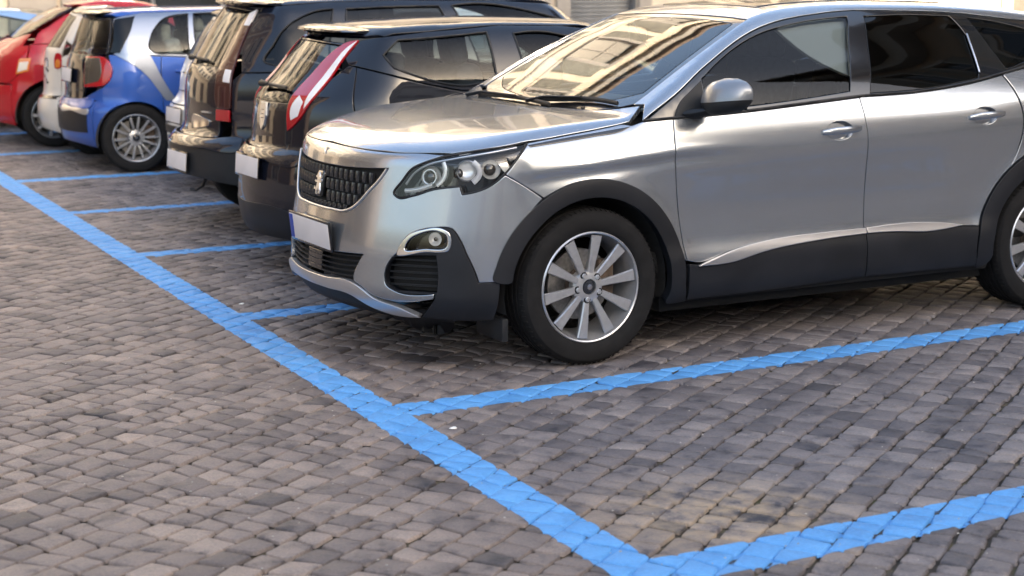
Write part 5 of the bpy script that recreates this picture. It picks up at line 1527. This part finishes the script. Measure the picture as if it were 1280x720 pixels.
def tail_car(key, body, paint, name, label, s):
    B = body(); x0, y0, yaw = POSE[key]
    car = thing(name, label, 'car', (x0, y0, 0), R(yaw), 'cars parked in the blue bays')
    L = s['L']; zb, zt, A = s.get('zb', .22), s['zt'], s['A']
    P = lambda nm, mat, mode, pts, par=car, **k: panel(B, nm, mat, par, mode, pts, **k)
    def w_of(pts):                       # side (x,z) -> wrap (deg,z)
        return [tuple(q) for q in unwrap(B, caster(B, 'side', np.array([p[:2] for p in pts], float)))]
    def x_of(pts): return caster(B, 'wrap', np.array([p[:2] for p in pts], float))
    belt, rail, corner = s['belt'], s['rail'], s['corner']
    bx = np.array([p[0] for p in belt]); bz = np.array([p[1] for p in belt])
    xw, ra, zw = s['wheels'], s.get('ra', .36), s.get('zw', .31)
    def bottom(xa, xb):                  # from xb back to xa along the sill, over the wheel arches
        out = []
        for x in np.linspace(xb, xa, max(4, int((xb - xa) / .025))):
            z = zb
            for c in xw:
                if abs(x - c) < ra: z = max(z, zw + math.sqrt(ra * ra - (x - c) ** 2))
            out.append((x, z))
        return out
    cz = [p for p in corner if p[1] <= bz[0] + .001] + [w_of([belt[0]])[0]]
    cu = [w_of([belt[0]])[0]] + [p for p in corner if p[1] > bz[0] + .001]
    xs = [bx[0]] + s['splits'] + [bx[-1]]
    xA = x_of([(A, zb + .02)])[0][0]
    for side in (1, -1):
        m = np.array([1, side, 1])
        def PS(nm, mat, par, pts, mode='wrap', **k):
            V, F, N = panel_geo(B, mode, pts, **k)
            return mesh_obj(nm, V * m, F if side == 1 else [f[::-1] for f in F], mat, par, N * m)
        doors = []
        for i in range(len(xs) - 1):
            xa, xb = xs[i], xs[i + 1]
            top = [(x, float(np.interp(x, bx, bz))) for x in np.linspace(xa, xb, max(3, int((xb - xa) / .06)))]
            if i == 0:
                bot = [(x, z) for x, z in bottom(xA, xb)]
                o = [p + (1,) for p in w_of(top)] + [p + (1,) for p in w_of(bot)] + [(A, zb + .03, 1), (A, zt, 1)] + [tuple(p[:2]) + (1,) for p in cz]
            else:
                bot = bottom(xa, xb)
                o = [p + (1,) for p in w_of(top)] + [p + (1,) for p in w_of(bot)]
            nm = s['names'][i]
            doors.append(PS(nm, s.get('side_paint', paint), car, o, step=.045, lip=.02, ostep=.03))
        # roof pillars and window frames
        up = w_of(rail)
        o = [tuple(p[:2]) for p in cu] + up + w_of([(x, float(np.interp(x, bx, bz)) + .004) for x in np.linspace(bx[-1], bx[0] + .03, 30)])
        wins = s['windows']
        PS('pillars', s['pillar'], car, [p[:2] + (1,) for p in o], holes=[w['o'] for w in wins], step=.04, lip=.02, ostep=.02)
        for w in wins:
            PS('side_window', w.get('m', 'side_glass'), doors[w.get('d', 1)] if w.get('d', 1) is not None else car, w['o'], off=-.006, step=.05, lip=.004, gap=0)
            tube('window_seal', on_skin(B, 'wrap', w['o'], .001, .02, True) * m, .006, 'rubber_seal', doors[w.get('d', 1)] if w.get('d', 1) is not None else car, True)
        for hx, hz in s.get('handles', ()):
            p = caster(B, 'side', np.array([(hx - .09, hz), (hx - .05, hz), (hx + .05, hz), (hx + .09, hz)])); p = (p + B.normal(p) * np.array([[.004], [.03], [.03], [.004]])) * m
            tube('door_handle', p, .013, s.get('handle_mat', paint), doors[min(1, len(doors) - 1)], seg=8)
        for lm in s['lamps']:
            par = empty('tail_lamp', car) if lm[0] == 'tail_lamp' else lastp
            if lm[0] == 'tail_lamp': lastp = par
            PS('lamp_lens' if lm[0] == 'tail_lamp' else lm[0], lm[1], par, lm[2], off=lm[3], step=.03, lip=.012, gap=0)
        for dc in s.get('side_panels', ()):
            PS(dc[0], dc[1], car, dc[2], off=dc[3], step=.03, lip=.004, gap=0, mode=dc[4] if len(dc) > 4 else 'wrap')
        for c in xw:
            r = s.get('rt', .30)
            hw = float(B.W(np.array([c]), np.array([.45]))[0])
            add_wheel(car, s['wheel'][0], (c, -(hw - .105) * side, r), side == 1, **s['wheel'][1])
            wheel_well(car, c, zw, ra + .01, -(hw - .03) * side, -(hw - .32) * side)
        mx = s['mirror']
        me_ = empty('door_mirror', car)
        yb = -float(B.W(np.array([mx]), np.array([.98]))[0])
        box('mirror_cap', (mx, (yb - .13) * side, 1.0), (.11, .19, .13), paint, me_, .05, None, 3)
        box('mirror_arm', (mx + .02, (yb - .02) * side, .96), (.06, .10, .035), 'black_plastic', me_, .012)
        # nose corner
        PS('front_wing', paint, car, [(bx[-1] + .004, bz[-1], 1), (L - .30, bz[-1] - .12, 1), (L - .26, .55), (L - .28, zb, 1)] + [(x, z) for x, z in bottom(bx[-1] + .004, L - .30)], mode='side', step=.06, lip=.02, ostep=.03)
    # tail
    gate = s['gate']; scr = s['screen']
    g = P('tailgate', s.get('gate_mat', paint), 'wrap', sym(gate, 0), holes=[sym(scr, 0)], step=.045, lip=.02)
    sc = P('rear_screen', s.get('screen_mat', 'side_glass'), 'wrap', sym(scr, 0), g, off=-.003, step=.045, lip=.006, gap=.001)
    zbb = s.get('zbb', zb)
    P('rear_bumper', s.get('bump_mat', paint), 'wrap', sym([(0, zt - .002), (A, zt - .002, 1), (A, zbb - .02, 1), (A * .6, zbb + .01), (0, zbb + .02)], 0), step=.045, lip=.03)
    for nm, mat, pts, off in s.get('tail_panels', ()):
        P(nm, mat, 'wrap', sym(pts, 0) if pts[0][0] == 0 else pts, off=off, step=.04, lip=.008, gap=0)
    # roof, windscreen, bonnet, nose
    rp = caster(B, 'wrap', np.array(w_of(rail)))
    ro = [(p[0], p[1]) for p in rp[: s['roof_n']]]
    tc = x_of([(a, corner[-1][1]) for a in np.linspace(0, corner[-1][0], 6)])
    zrr = s.get('roof_rear', .0)
    half = [(tc[0][0] + zrr, 0)] + [(t[0] + zrr, t[1]) for t in tc[1:]] + ro
    xt = ro[-1][0]
    half += [(xt - .06, ro[-1][1] * .6), (xt - .09, 0)]
    P('roof', paint, 'top', [p[:2] + (1,) for p in sym(half, 1)], step=.07, lip=.02, ostep=.04)
    xb_ = s['screen_base']
    ws = [(xt - .08, 0), (xt - .05, ro[-1][1] * .6), (xt, ro[-1][1] * .96, 1), (xb_, -.62 if s.get('halfw', .8) > .6 else -.3, 1), (xb_ - .12, 0)]
    P('windscreen', 'windscreen_glass', 'top', sym(ws, 1), off=-.003, step=.06, lip=.006)
    hb = -.70 if s.get('halfw', .8) > .6 else -.36
    P('bonnet', paint, 'top', sym([(xb_ - .10, 0), (xb_ + .01, hb * .9, 1), (L - .42, hb * .86, 1), (L - .26, 0)], 1), step=.07, lip=.02)
    P('front_bumper', paint, 'rear', sym([(0, .72), (hb * .9, .70, 1), (hb * 1.04, .5), (hb, .24, 1), (0, .24)], 0), step=.07, lip=.02)
    # cabin
    box('underbody', (L * .5 + .1, 0, s.get('ub', .27)), (L - .9, 2 * s.get('halfw', .8) - .42, .12), 'under_black', car, .02)
    box('engine_bay', (L - .75, 0, .55), (.62, s.get('halfw', .8) * 1.1, .40), 'under_black', car, .04)
    box('cabin_floor', ((.5 + xb_) / 2, 0, .42), (xb_ - .5, 2 * s.get('halfw', .8) - .22, .12), 'under_black', car, .02)
    hwid = s.get('halfw', .8)
    bs = empty('rear_bench', car)
    sx = s.get('bench', .85); bw = 1.2 if hwid > .6 else .5
    box('bench_cushion', (sx + .30, 0, .60), (.46, bw, .14), s.get('seat', 'seat_fabric'), bs, .04)
    box('bench_back', (sx, 0, .86), (.14, bw, .50), s.get('seat', 'seat_fabric'), bs, .05, Matrix.Rotation(-.2, 3, 'Y').to_euler(), 3)
    for q in ((-.36, .36) if hwid > .6 else (0,)): box('headrest', (sx - .08, q, 1.15), (.09, .24, .16), s.get('seat', 'seat_fabric'), bs, .04, None, 3)
    for q in ((-.34, .34) if hwid > .6 else (0,)): seat(car, s.get('front_seat', 1.75), q, s.get('seat', 'seat_fabric'), z0=.50, face=1, w=.46)
    box('dashboard', (xb_ - .25, 0, .86), (.40, 2 * hwid - .36, .22), 'dash_plastic', car, .06, None, 3)
    steering_wheel(car, (xb_ - .50, .34 if hwid > .6 else 0, .90), .4, .17, face=1)
    if s.get('plate'): number_plate(car, *s['plate'][:4], **s['plate'][4])
    return B, car, g

def skin_tube(B, nm, mat, par, pts, r, off=0., mode='wrap', mirror=False, flat=1., closed=False):
    return strip(B, nm, mat, par, mode, pts, r=r, off=off, mirror=mirror, flat=flat, closed=closed)

def spoiler(B, car, z, half, out, th, mat, x_at):
    """A blade over the rear screen: sections across the car, from the roof edge back toward -X."""
    rings = []
    for t in np.linspace(-1, 1, 15):
        y = half * t
        p = caster(B, 'top', np.array([(x_at + .10 * t * t, y)]))[0]
        e = out * (1 - .35 * t ** 4)
        zz = p[2]
        k = max(.25, 1 - abs(t) ** 6)
        rings.append([(p[0] + .10, y, zz + .004), (p[0] + .02, y, zz + .016 * k), (p[0] - e * .6, y, zz + .010 * k), (p[0] - e, y, zz - .006),
                      (p[0] - e - .004, y, zz - .018 * k), (p[0] - e * .6, y, zz - th * k), (p[0] + .02, y, zz - th * 1.3 * k), (p[0] + .10, y, zz - th * 1.2 * k)])
    return loft('roof_spoiler', rings, mat, car, True, 35)

def rear_wiper(B, car, pa, pb, hub):
    w = empty('rear_wiper', car)
    q = caster(B, 'wrap', np.array([hub, pa, pb])); n = B.normal(q)
    tube('wiper_arm', q[:2] + n[:2] * np.array([[.03], [.03]]), [.022, .010], 'black_plastic', w)
    tube('wiper_blade', np.array([q[1], (q[1] + q[2]) / 2, q[2]]) + n * .022, .010, 'black_plastic', w)

ALLOY14 = ('alloy_small', dict(rt=.295, rr=.195, w=.175, nsp=12, w0=.020, w1=.030, spin=.1, twin=.05, nuts=4, cap_r=.028))
STEEL = ('wheel_plain', dict(rt=.300, rr=.200, w=.180, nsp=7, w0=.04, w1=.06, spin=.2, nuts=4, cap_r=.028))

# ---- the small black hatchback beside the SUV
lampB = [(19, .815, 1), (18.3, .92), (18.6, 1.01), (21.5, 1.15), (24.5, 1.23), (29.5, 1.288), (34.5, 1.302, 1), (31.5, 1.21), (29.5, 1.10), (27, .99), (23.5, .885)]
whiteB = [(34.2, 1.297, 1), (31.3, 1.21), (29.3, 1.10), (26.8, .99), (25.0, .94, 1), (25.2, 1.01), (26.4, 1.09), (28.4, 1.18), (30.8, 1.255)]
clearB = [(21.8, 1.005, 1), (24.2, .975, 1), (23.2, .90, 1), (20.4, .875, 1), (19.9, .94)]
BB, carB, gateB = tail_car('B', body_B, 'black_paint', 'parked_hatchback', 'small black hatchback with tall red and white tail lamps, parked next to the silver SUV', dict(
    L=3.72, zt=.70, A=27, corner=[(19, .705), (19, .815), (23.5, .885), (27, .99), (29.5, 1.10), (31.5, 1.21), (35, 1.308)],
    belt=[(.47, 1.175), (.62, 1.135), (.80, 1.085), (1.03, 1.035), (1.35, 1.02), (1.8, 1.0), (2.4, .96), (2.75, .94)],
    rail=[(.66, 1.328), (.9, 1.352), (1.33, 1.382), (1.7, 1.375), (1.95, 1.345), (2.2, 1.27), (2.5, 1.10), (2.72, .955)], roof_n=5,
    splits=[.50, 1.315, 2.15], names=['rear_quarter', 'rear_door', 'front_door', 'front_wing'],
    windows=[dict(o=[(45.5, 1.232, 1), (48.5, 1.308, 1), (84.5, 1.345, 1), (85.5, 1.22), (86, 1.105, 1), (73, 1.065), (62, 1.09), (49.6, 1.165, 1)], d=1),
             dict(o=[(98, 1.335, 1), (117, 1.335), (128, 1.285), (138, 1.12), (140, 1.03, 1), (118, 1.04), (100.5, 1.062, 1), (98.6, 1.19)], d=2)],
    pillar='black_paint', handles=[(1.75, .93)], wheels=(.62, 2.98), ra=.335, zw=.30, rt=.295, wheel=ALLOY14, mirror=2.25,
    gate=[(0, .705), (19, .705, 1), (19, .815), (18.2, .92), (18.4, 1.01), (21.2, 1.15), (24.2, 1.23), (29, 1.29, 1), (0, 1.305)],
    screen=[(0, .965), (17.2, .965, 1), (17.6, 1.01), (20.4, 1.15), (23.4, 1.225), (27, 1.275, 1), (0, 1.292)],
    lamps=[('tail_lamp', 'lamp_red', lampB, .010), ('lamp_clear_strip', 'lamp_white', whiteB, .013), ('lamp_reverse_lens', 'lamp_white', clearB, .013)],
    tail_panels=[('bumper_step', 'black_paint', [(0, .70), (16, .70), (26.5, .69), (26.5, .655), (12, .648), (0, .648)], .012),
                 ('bumper_lower', 'dark_cladding', [(0, .40), (20, .40), (26.5, .37, 1), (26.5, .225, 1), (0, .225)], .004)],
    screen_base=2.92, roof_rear=.02, plate=((.004, -.105, .605), .36, .108, R(6), dict(tilt=R(4), stripe=False)), bench=.86, front_seat=1.55))
spoiler(BB, carB, 1.36, .50, .12, .040, 'black_paint', .50)
rear_wiper(BB, carB, (3, 1.035), (15, 1.03), (-4, 1.03))
# a pale crest badge on the tailgate
M = frame_at(BB, 'wrap', (5.5, .885), .004)
bm = bmesh.new()
pts = [(-.04, .07), (.04, .07), (.045, .0), (.03, -.055), (0, -.08), (-.03, -.055), (-.045, 0)]
vs = [bm.verts.new(M @ Vector((-.004, y, z))) for y, z in pts] + [bm.verts.new(M @ Vector((.006, y * 1.05, z * 1.05))) for y, z in pts]
bm.faces.new(vs[:7]); [bm.faces.new((vs[i], vs[7 + i], vs[7 + (i + 1) % 7], vs[(i + 1) % 7])) for i in range(7)]
bmesh.ops.recalc_face_normals(bm, faces=bm.faces)
crest = bm_obj('crest_badge', bm, 'satin_trim', gateB, False)
for k in range(3):
    skin_tube(BB, 'crest_line', 'gloss_black', gateB, [(4.6, .915 - k * .022), (6.4, .915 - k * .022)], .0035, .009)

# ---- the tall black people carrier
lampC = [(24, .815), (21.5, 1.0), (21.0, 1.15), (22.5, 1.30), (25.5, 1.40), (29.5, 1.435, 1), (29.0, 1.34), (28.4, 1.20), (29.2, 1.0), (29.2, .82, 1)]
BC, carC, gateC = tail_car('C', body_C, 'navy_paint', 'parked_minivan', 'tall black people carrier with its white plate low in the bumper', dict(
    L=4.38, zt=.62, A=36, zb=.27, zbb=.36, ub=.36, corner=[(29.5, .63), (29.5, .82), (29.5, 1.0), (28.8, 1.20), (29.4, 1.34), (32, 1.45)],
    belt=[(.33, 1.045), (.6, 1.055), (1.2, 1.06), (2.0, 1.05), (2.98, 1.0), (3.23, .98)],
    rail=[(.62, 1.462), (.9, 1.482), (1.4, 1.490), (2.1, 1.483), (2.48, 1.455), (2.78, 1.345), (3.03, 1.20), (3.21, 1.0)], roof_n=5,
    splits=[.95, 1.70, 2.65], names=['rear_quarter', 'rear_door', 'front_door', 'front_wing'],
    windows=[dict(o=[(40, 1.12), (42.2, 1.22), (44.5, 1.31), (47.5, 1.375), (52, 1.42), (60, 1.437, 1), (61, 1.10, 1), (46, 1.092)], d=0, m='privacy_glass'),
             dict(o=[(66, 1.437, 1), (90, 1.448), (118, 1.452, 1), (118, 1.09, 1), (90, 1.095), (67, 1.10, 1)], d=1, m='privacy_glass'),
             dict(o=[(124, 1.452, 1), (144, 1.435), (150, 1.36), (152.5, 1.24), (153.5, 1.06, 1), (124, 1.085, 1)], d=2)],
    pillar='navy_paint', bump_mat='black_plastic', wheels=(.72, 3.52), ra=.355, zw=.315, rt=.310, wheel=('wheel_plain_c', dict(rt=.310, rr=.205, w=.19, nsp=7, w0=.04, w1=.06, spin=.2, nuts=4)), mirror=2.95,
    gate=[(0, .625), (24, .632, 1), (23.8, .815), (21.2, 1.0), (20.7, 1.15), (22.2, 1.30), (25.2, 1.405), (29, 1.44, 1), (0, 1.462)],
    screen=[(0, 1.075), (20.2, 1.075, 1), (20.0, 1.15), (21.4, 1.29), (24.2, 1.39), (26.5, 1.42, 1), (0, 1.44)], screen_mat='privacy_glass',
    lamps=[('tail_lamp', 'lamp_maroon', lampC, .008), ('lamp_upper', 'lamp_white', [(26.0, 1.405, 1), (29.6, 1.43, 1), (28.9, 1.33, 1), (25.6, 1.33, 1)], .012),
           ('lamp_mid', 'lamp_white', [(25.4, 1.06, 1), (28.4, 1.055, 1), (28.6, .98, 1), (25.4, .985, 1)], .012), ('lamp_fog', 'lamp_red', [(22.6, .81, 1), (29.0, .81, 1), (29.0, .738, 1), (22.4, .740, 1)], .012)],
    tail_panels=[('bumper_step', 'navy_paint', [(0, .618), (22, .618), (35.5, .62), (35.5, .575), (22, .566), (0, .566)], .016),
                 ('gate_handle', 'chrome', [(6, .735), (19, .735, 1), (18.6, .700, 1), (6, .700)], .010)],
    screen_base=3.54, roof_rear=.02, plate=((.000, -.125, .462), .40, .112, R(6), dict(tilt=R(5), stripe=False)), bench=.95, front_seat=1.9))
spoiler(BC, carC, 1.48, .56, .15, .045, 'navy_paint', .50)
skin_tube(BC, 'gate_lettering', 'satin_trim', gateC, [(14.5, .785), (19.5, .785)], .012, .006, flat=.5)
th_ = [(.16, -.34, .40), (.12, -.34, .31), (.08, -.33, .285), (.05, -.30, .29)]
tube('tow_eye', th_, .010, 'black_plastic', carC)
rear_wiper(BC, carC, (2, 1.105), (14, 1.10), (-5, 1.10))

# ---- the small blue car with silver pillars
lampE = [(21, .962, 1), (30.5, .968, 1), (33.6, .950), (36.2, .90), (36.2, .79), (33.8, .738), (30.5, .72, 1), (22, .708, 1)]
BE, carE, gateE = tail_car('E', body_E, 'blue_paint', 'parked_city_car', 'small bright blue city car with a broad silver pillar and dark tailgate', dict(
    L=3.45, zt=.60, A=29, corner=[(21, .61), (32.5, .715), (35.8, .775), (36.3, .865), (34, .985), (34.5, 1.05), (33.5, 1.20), (32.8, 1.282)],
    belt=[(.40, .985), (.70, .975), (1.0, .96), (1.4, .945), (1.9, .93), (2.5, .90), (2.7, .89)],
    rail=[(.50, 1.302), (.66, 1.33), (1.0, 1.340), (1.35, 1.345), (1.65, 1.325), (1.9, 1.24), (2.2, 1.10), (2.6, .92)], roof_n=5,
    splits=[.78, 1.55, 2.25], names=['rear_quarter', 'rear_door', 'front_door', 'front_wing'],
    windows=[dict(o=[(50.2, 1.03), (49.2, 1.12), (49.6, 1.20), (52, 1.275), (59, 1.308, 1), (66, 1.315, 1), (69.5, .985, 1), (60, .99), (52.5, 1.0)], d=1),
             dict(o=[(70, 1.317, 1), (100, 1.315), (113, 1.29), (124, 1.16), (129, .955, 1), (100, .965), (73.5, .982, 1)], d=2)],
    pillar='frame_silver_paint', handles=[(.98, .845), (1.72, .82)], wheels=(.545, 2.85), ra=.312, zw=.285, rt=.290, wheel=('alloy_fine', dict(rt=.290, rr=.200, w=.185, nsp=14, w0=.018, w1=.024, spin=.05, twin=.02, nuts=3, cap_r=.030)), mirror=2.3,
    gate=[(0, .605), (20, .605, 1), (22, .70), (20, .955), (24, .975), (33.8, .99, 1), (33.2, 1.20), (32, 1.285, 1), (0, 1.298)], gate_mat='navy_paint',
    screen=[(0, .985), (22, .985), (32.4, .998, 1), (31.8, 1.20), (30.6, 1.268, 1), (0, 1.282)],
    lamps=[('tail_lamp', 'lamp_red', lampE, .012), ('lamp_inner', 'lamp_smoke', [(21.3, .950, 1), (30.2, .956, 1), (31.9, .87), (31.8, .80), (30.4, .762, 1), (22.6, .728, 1)], .015)],
    side_panels=[('silver_band', 'frame_silver_paint', [(36.6, .992, 1), (44, .92), (50.5, .80), (54.5, .685), (57.5, .60, 1), (62.5, .60, 1), (58.8, .70), (55.0, .83), (52.2, .93), (50.5, .982, 1)], .006),
                 ('quarter_window', 'privacy_glass', [(34.6, .998, 1), (39.5, 1.0, 1), (41.2, 1.12), (39.5, 1.30, 1), (33.6, 1.275, 1), (34.2, 1.14)], .006)],
    tail_panels=[('bumper_step', 'blue_paint', [(0, .60), (16, .60), (28, .605), (28, .555), (12, .548), (0, .548)], .014),
                 ('bumper_pad', 'dark_cladding', [(0, .515), (16, .515), (26, .50, 1), (26, .33, 1), (0, .33)], .006),
                 ('bumper_strip', 'satin_trim', [(6, .53), (16, .53), (27, .52), (27, .50), (16, .508), (6, .508)], .012)],
    screen_base=2.82, roof_rear=.02, plate=((.066, -.10, .80), .34, .108, R(6), dict(tilt=R(6), stripe=False)), bench=.95, front_seat=1.55, seat='seat_pale'))
spoiler(BE, carE, 1.34, .46, .14, .045, 'gloss_black', .30)

# ---- the white estate hidden behind the people carrier
BD, carD, gateD = tail_car('D', body_D, 'white_paint', 'parked_estate', 'white estate car mostly hidden between the black people carrier and the blue city car', dict(
    L=4.65, zt=.66, A=34, corner=[(28, .67), (28, .8), (28, .98), (30, 1.15), (33, 1.28), (35, 1.318)],
    belt=[(.42, 1.0), (.9, .99), (1.8, .975), (3.15, .95), (3.65, .93)],
    rail=[(.62, 1.335), (.9, 1.348), (1.6, 1.36), (2.4, 1.356), (3.15, 1.325), (3.35, 1.24), (3.63, 1.06), (3.64, 1.0)], roof_n=5,
    splits=[1.0, 1.85, 3.0], names=['rear_quarter', 'rear_door', 'front_door', 'front_wing'],
    windows=[dict(o=[(42, 1.06), (50, 1.30, 1), (66, 1.318, 1), (68, 1.03, 1)], d=0), dict(o=[(72, 1.32, 1), (110, 1.325, 1), (112, 1.02, 1), (73, 1.03, 1)], d=1), dict(o=[(116, 1.325, 1), (146, 1.31), (154, 1.18), (157, 1.0, 1), (117, 1.02, 1)], d=2)],
    pillar='white_paint', handles=[(1.55, .88), (2.4, .87)], wheels=(.72, 3.75), ra=.35, zw=.31, rt=.305, wheel=('wheel_plain_d', dict(rt=.305, rr=.2, w=.185, nsp=7, w0=.04, w1=.06, spin=.1, nuts=4)), mirror=3.25,
    gate=[(0, .665), (27.6, .668, 1), (27.6, .98), (29.6, 1.15), (32.5, 1.28), (34, 1.312, 1), (0, 1.325)],
    screen=[(0, 1.02), (25, 1.02, 1), (27.2, 1.15), (29.5, 1.25), (30.5, 1.285, 1), (0, 1.30)],
    lamps=[('tail_lamp', 'lamp_red', [(20, .95, 1), (33, .955, 1), (35, .86), (33, .78, 1), (20, .78, 1)], .010)],
    tail_panels=[('bumper_pad', 'dark_cladding', [(0, .50), (20, .50), (33, .49, 1), (33, .44, 1), (0, .44)], .010), ('gate_trim', 'gloss_black', [(0, .905), (19, .905, 1), (19, .893, 1), (0, .893)], .006), ('gate_crease', 'gloss_black', [(0, .765), (27, .765, 1), (27, .755, 1), (0, .755)], .006)],
    screen_base=3.95, roof_rear=.02, plate=((.012, -.10, .58), .36, .108, R(5), dict(tilt=R(4), stripe=False)), bench=1.0, front_seat=2.1))
spoiler(BD, carD, 1.35, .46, .13, .045, 'gloss_black', .52)

# ---- the narrow cream microcar between the blue and the red cars
BF, carF, gateF = tail_car('F', body_F, 'cream_paint', 'parked_microcar', 'narrow cream car with black scribbles on its tail, squeezed behind the blue car', dict(
    L=2.4, zt=.54, A=32, halfw=.42, corner=[(33, .55), (33, .75), (33, .9), (34, 1.05), (36, 1.2), (38, 1.295)],
    belt=[(.38, .97), (.8, .97), (1.4, .95), (1.75, .93)],
    rail=[(.60, 1.318), (.8, 1.33), (1.1, 1.335), (1.35, 1.30), (1.5, 1.2), (1.7, 1.02), (1.78, .95)], roof_n=4,
    splits=[.75, 1.45], names=['rear_quarter', 'door', 'front_wing'],
    windows=[dict(o=[(78, 1.01, 1), (82, 1.30, 1), (140, 1.29, 1), (152, 1.0, 1)], d=1)],
    pillar='cream_paint', wheels=(.45, 1.98), ra=.275, zw=.25, rt=.25, wheel=('wheel_tiny', dict(rt=.25, rr=.165, w=.13, nsp=6, w0=.03, w1=.04, spin=.1, nuts=3, cap_r=.025)), mirror=1.5,
    gate=[(0, .545), (32.6, .55, 1), (32.6, .9), (33.6, 1.05), (35.6, 1.2), (37, 1.29, 1), (0, 1.305)],
    screen=[(0, .985), (29.5, .985, 1), (31, 1.08), (32.6, 1.2), (34, 1.262, 1), (0, 1.278)], screen_mat='privacy_glass',
    lamps=[('tail_lamp', 'lamp_red', [(26, .93), (32, .93), (32, .80), (26, .80)], .008), ('lamp_insert', 'lamp_orange', [(27, .87), (31.4, .87), (31.4, .81), (27, .81)], .011)],  # orange field set in the red lens
    tail_panels=[('bumper_gap', 'gloss_black', [(0, .545), (30, .545, 1), (30, .52, 1), (0, .52)], .004)],
    screen_base=1.88, roof_rear=.02, bench=.75, front_seat=1.05))
for pts in ([(2, .86), (6, .885), (10, .88), (13, .85), (14, .80)], [(3, .74), (4, .71), (7, .72)], [(9, .80), (12, .775), (14.5, .785), (14, .755)], [(10, .70), (11, .66), (15, .67)]):
    skin_tube(BF, 'painted_scribble', 'gloss_black', gateF, pts, .010, .000, flat=.35)

# ---- the red coupe
BG, carG, gateG = tail_car('G', body_G, 'red_paint', 'parked_coupe', 'red coupe with a sloping rear window, farther along the row than the blue car', dict(
    L=3.5, zt=.60, A=30, corner=[(28, .61), (34, .70), (38.5, .84), (38, .93), (37, .985)],
    belt=[(.44, .985), (.66, .985), (.9, .965), (1.3, .93), (1.9, .89), (2.4, .86)],
    rail=[(.46, 1.02), (.60, 1.14), (.78, 1.25), (.98, 1.325), (1.2, 1.352), (1.45, 1.345), (1.70, 1.29), (2.0, 1.16), (2.35, .92)], roof_n=7,
    splits=[1.0, 2.0], names=['rear_quarter', 'door', 'front_wing'],
    windows=[dict(o=[(50, 1.03, 1), (53, 1.16), (58, 1.265, 1), (66, 1.305, 1), (72, .985, 1), (58, 1.0)], d=0, m='side_glass'), dict(o=[(76, 1.315, 1), (108, 1.295), (128, 1.14), (134, .92, 1), (78, .965, 1)], d=1)],
    pillar='red_paint', handles=[(1.2, .82)], wheels=(.60, 2.9), ra=.345, zw=.31, rt=.300, wheel=('alloy_open', dict(rt=.300, rr=.212, w=.19, nsp=9, w0=.022, w1=.036, spin=.3, nuts=4, cap_r=.03)), mirror=2.1,
    gate=[(0, .61), (27.6, .612, 1), (33.5, .70), (37.6, .84), (36.6, .975, 1), (0, .94)],
    screen=[(0, .62), (2, .62), (2, .60), (0, .60)], 
    lamps=[('tail_lamp', 'lamp_orange', [(34.2, .848, 1), (39.8, .856, 1), (38.8, .735, 1), (32.6, .700, 1)], .010), ('lamp_insert', 'cream_paint', [(34.6, .815, 1), (38.9, .822, 1), (38.2, .748, 1), (33.5, .722, 1)], .014)],  # pale field inside the orange lens
    tail_panels=[('lamp_panel', 'lamp_smoke', [(0, .90), (17, .895, 1), (17, .66, 1), (0, .66)], .006)],
    screen_base=2.52, roof_rear=.66, plate=((.03, -.16, .78), .34, .108, R(8), dict(tilt=R(6), stripe=False)), bench=1.0, front_seat=1.45))
panel(BG, 'rear_screen', 'side_glass', carG, 'top', sym([(.30, 0), (.34, -.42), (.46, -.60, 1), (.66, -.575), (.86, -.52, 1), (.80, -.3), (.78, 0)], 1), off=-.002, step=.05, lip=.01)
panel(BG, 'rear_deck', 'red_paint', carG, 'top', sym([(.10, 0), (.16, -.36), (.33, -.62, 1), (.44, -.62, 1), (.33, -.42), (.28, 0)], 1), step=.05, lip=.01)

# ---- the light blue car farthest along
BH, carH, gateH = tail_car('H', body_H, 'sky_blue_paint', 'parked_saloon', 'light blue car at the far left end of the row, behind the red coupe', dict(
    L=4.2, zt=.66, A=36, corner=[(28, .67), (28, .8), (29, .92)],
    belt=[(.45, .925), (.9, .915), (1.8, .895), (2.8, .87), (3.1, .86)],
    rail=[(.62, 1.02), (.85, 1.15), (1.1, 1.22), (1.6, 1.245), (2.2, 1.24), (2.6, 1.17), (2.9, 1.03), (3.15, .88)], roof_n=5,
    splits=[1.15, 2.0, 2.85], names=['rear_quarter', 'rear_door', 'front_door', 'front_wing'],
    windows=[dict(o=[(58, .96, 1), (68, 1.10), (80, 1.195, 1), (108, 1.205, 1), (109, .94, 1)], d=1), dict(o=[(113, 1.205, 1), (140, 1.195), (150, 1.10), (154, .91, 1), (114, .935, 1)], d=2)],
    pillar='sky_blue_paint', handles=[(1.9, .80)], wheels=(.74, 3.35), ra=.34, zw=.30, rt=.300, wheel=('alloy_small_h', dict(rt=.300, rr=.205, w=.18, nsp=10, w0=.022, w1=.036, spin=.1, nuts=4)), mirror=2.9,
    gate=[(0, .665), (27.6, .668, 1), (28.6, .91, 1), (0, .93)], screen=[(0, .70), (2, .70), (2, .68), (0, .68)],
    lamps=[('tail_lamp', 'lamp_red', [(20, .88, 1), (33, .88, 1), (35, .80), (33, .74, 1), (20, .74, 1)], .010)],
    screen_base=3.36, roof_rear=.72, plate=((.005, 0, .78), .50, .11, 0., dict(tilt=R(6), stripe=False)), bench=1.35, front_seat=2.1, seat='seat_pale'))
panel(BH, 'rear_screen', 'side_glass', carH, 'top', sym([(.36, 0), (.46, -.55, 1), (.86, -.56, 1), (.82, 0)], 1), off=-.002, step=.06, lip=.01)
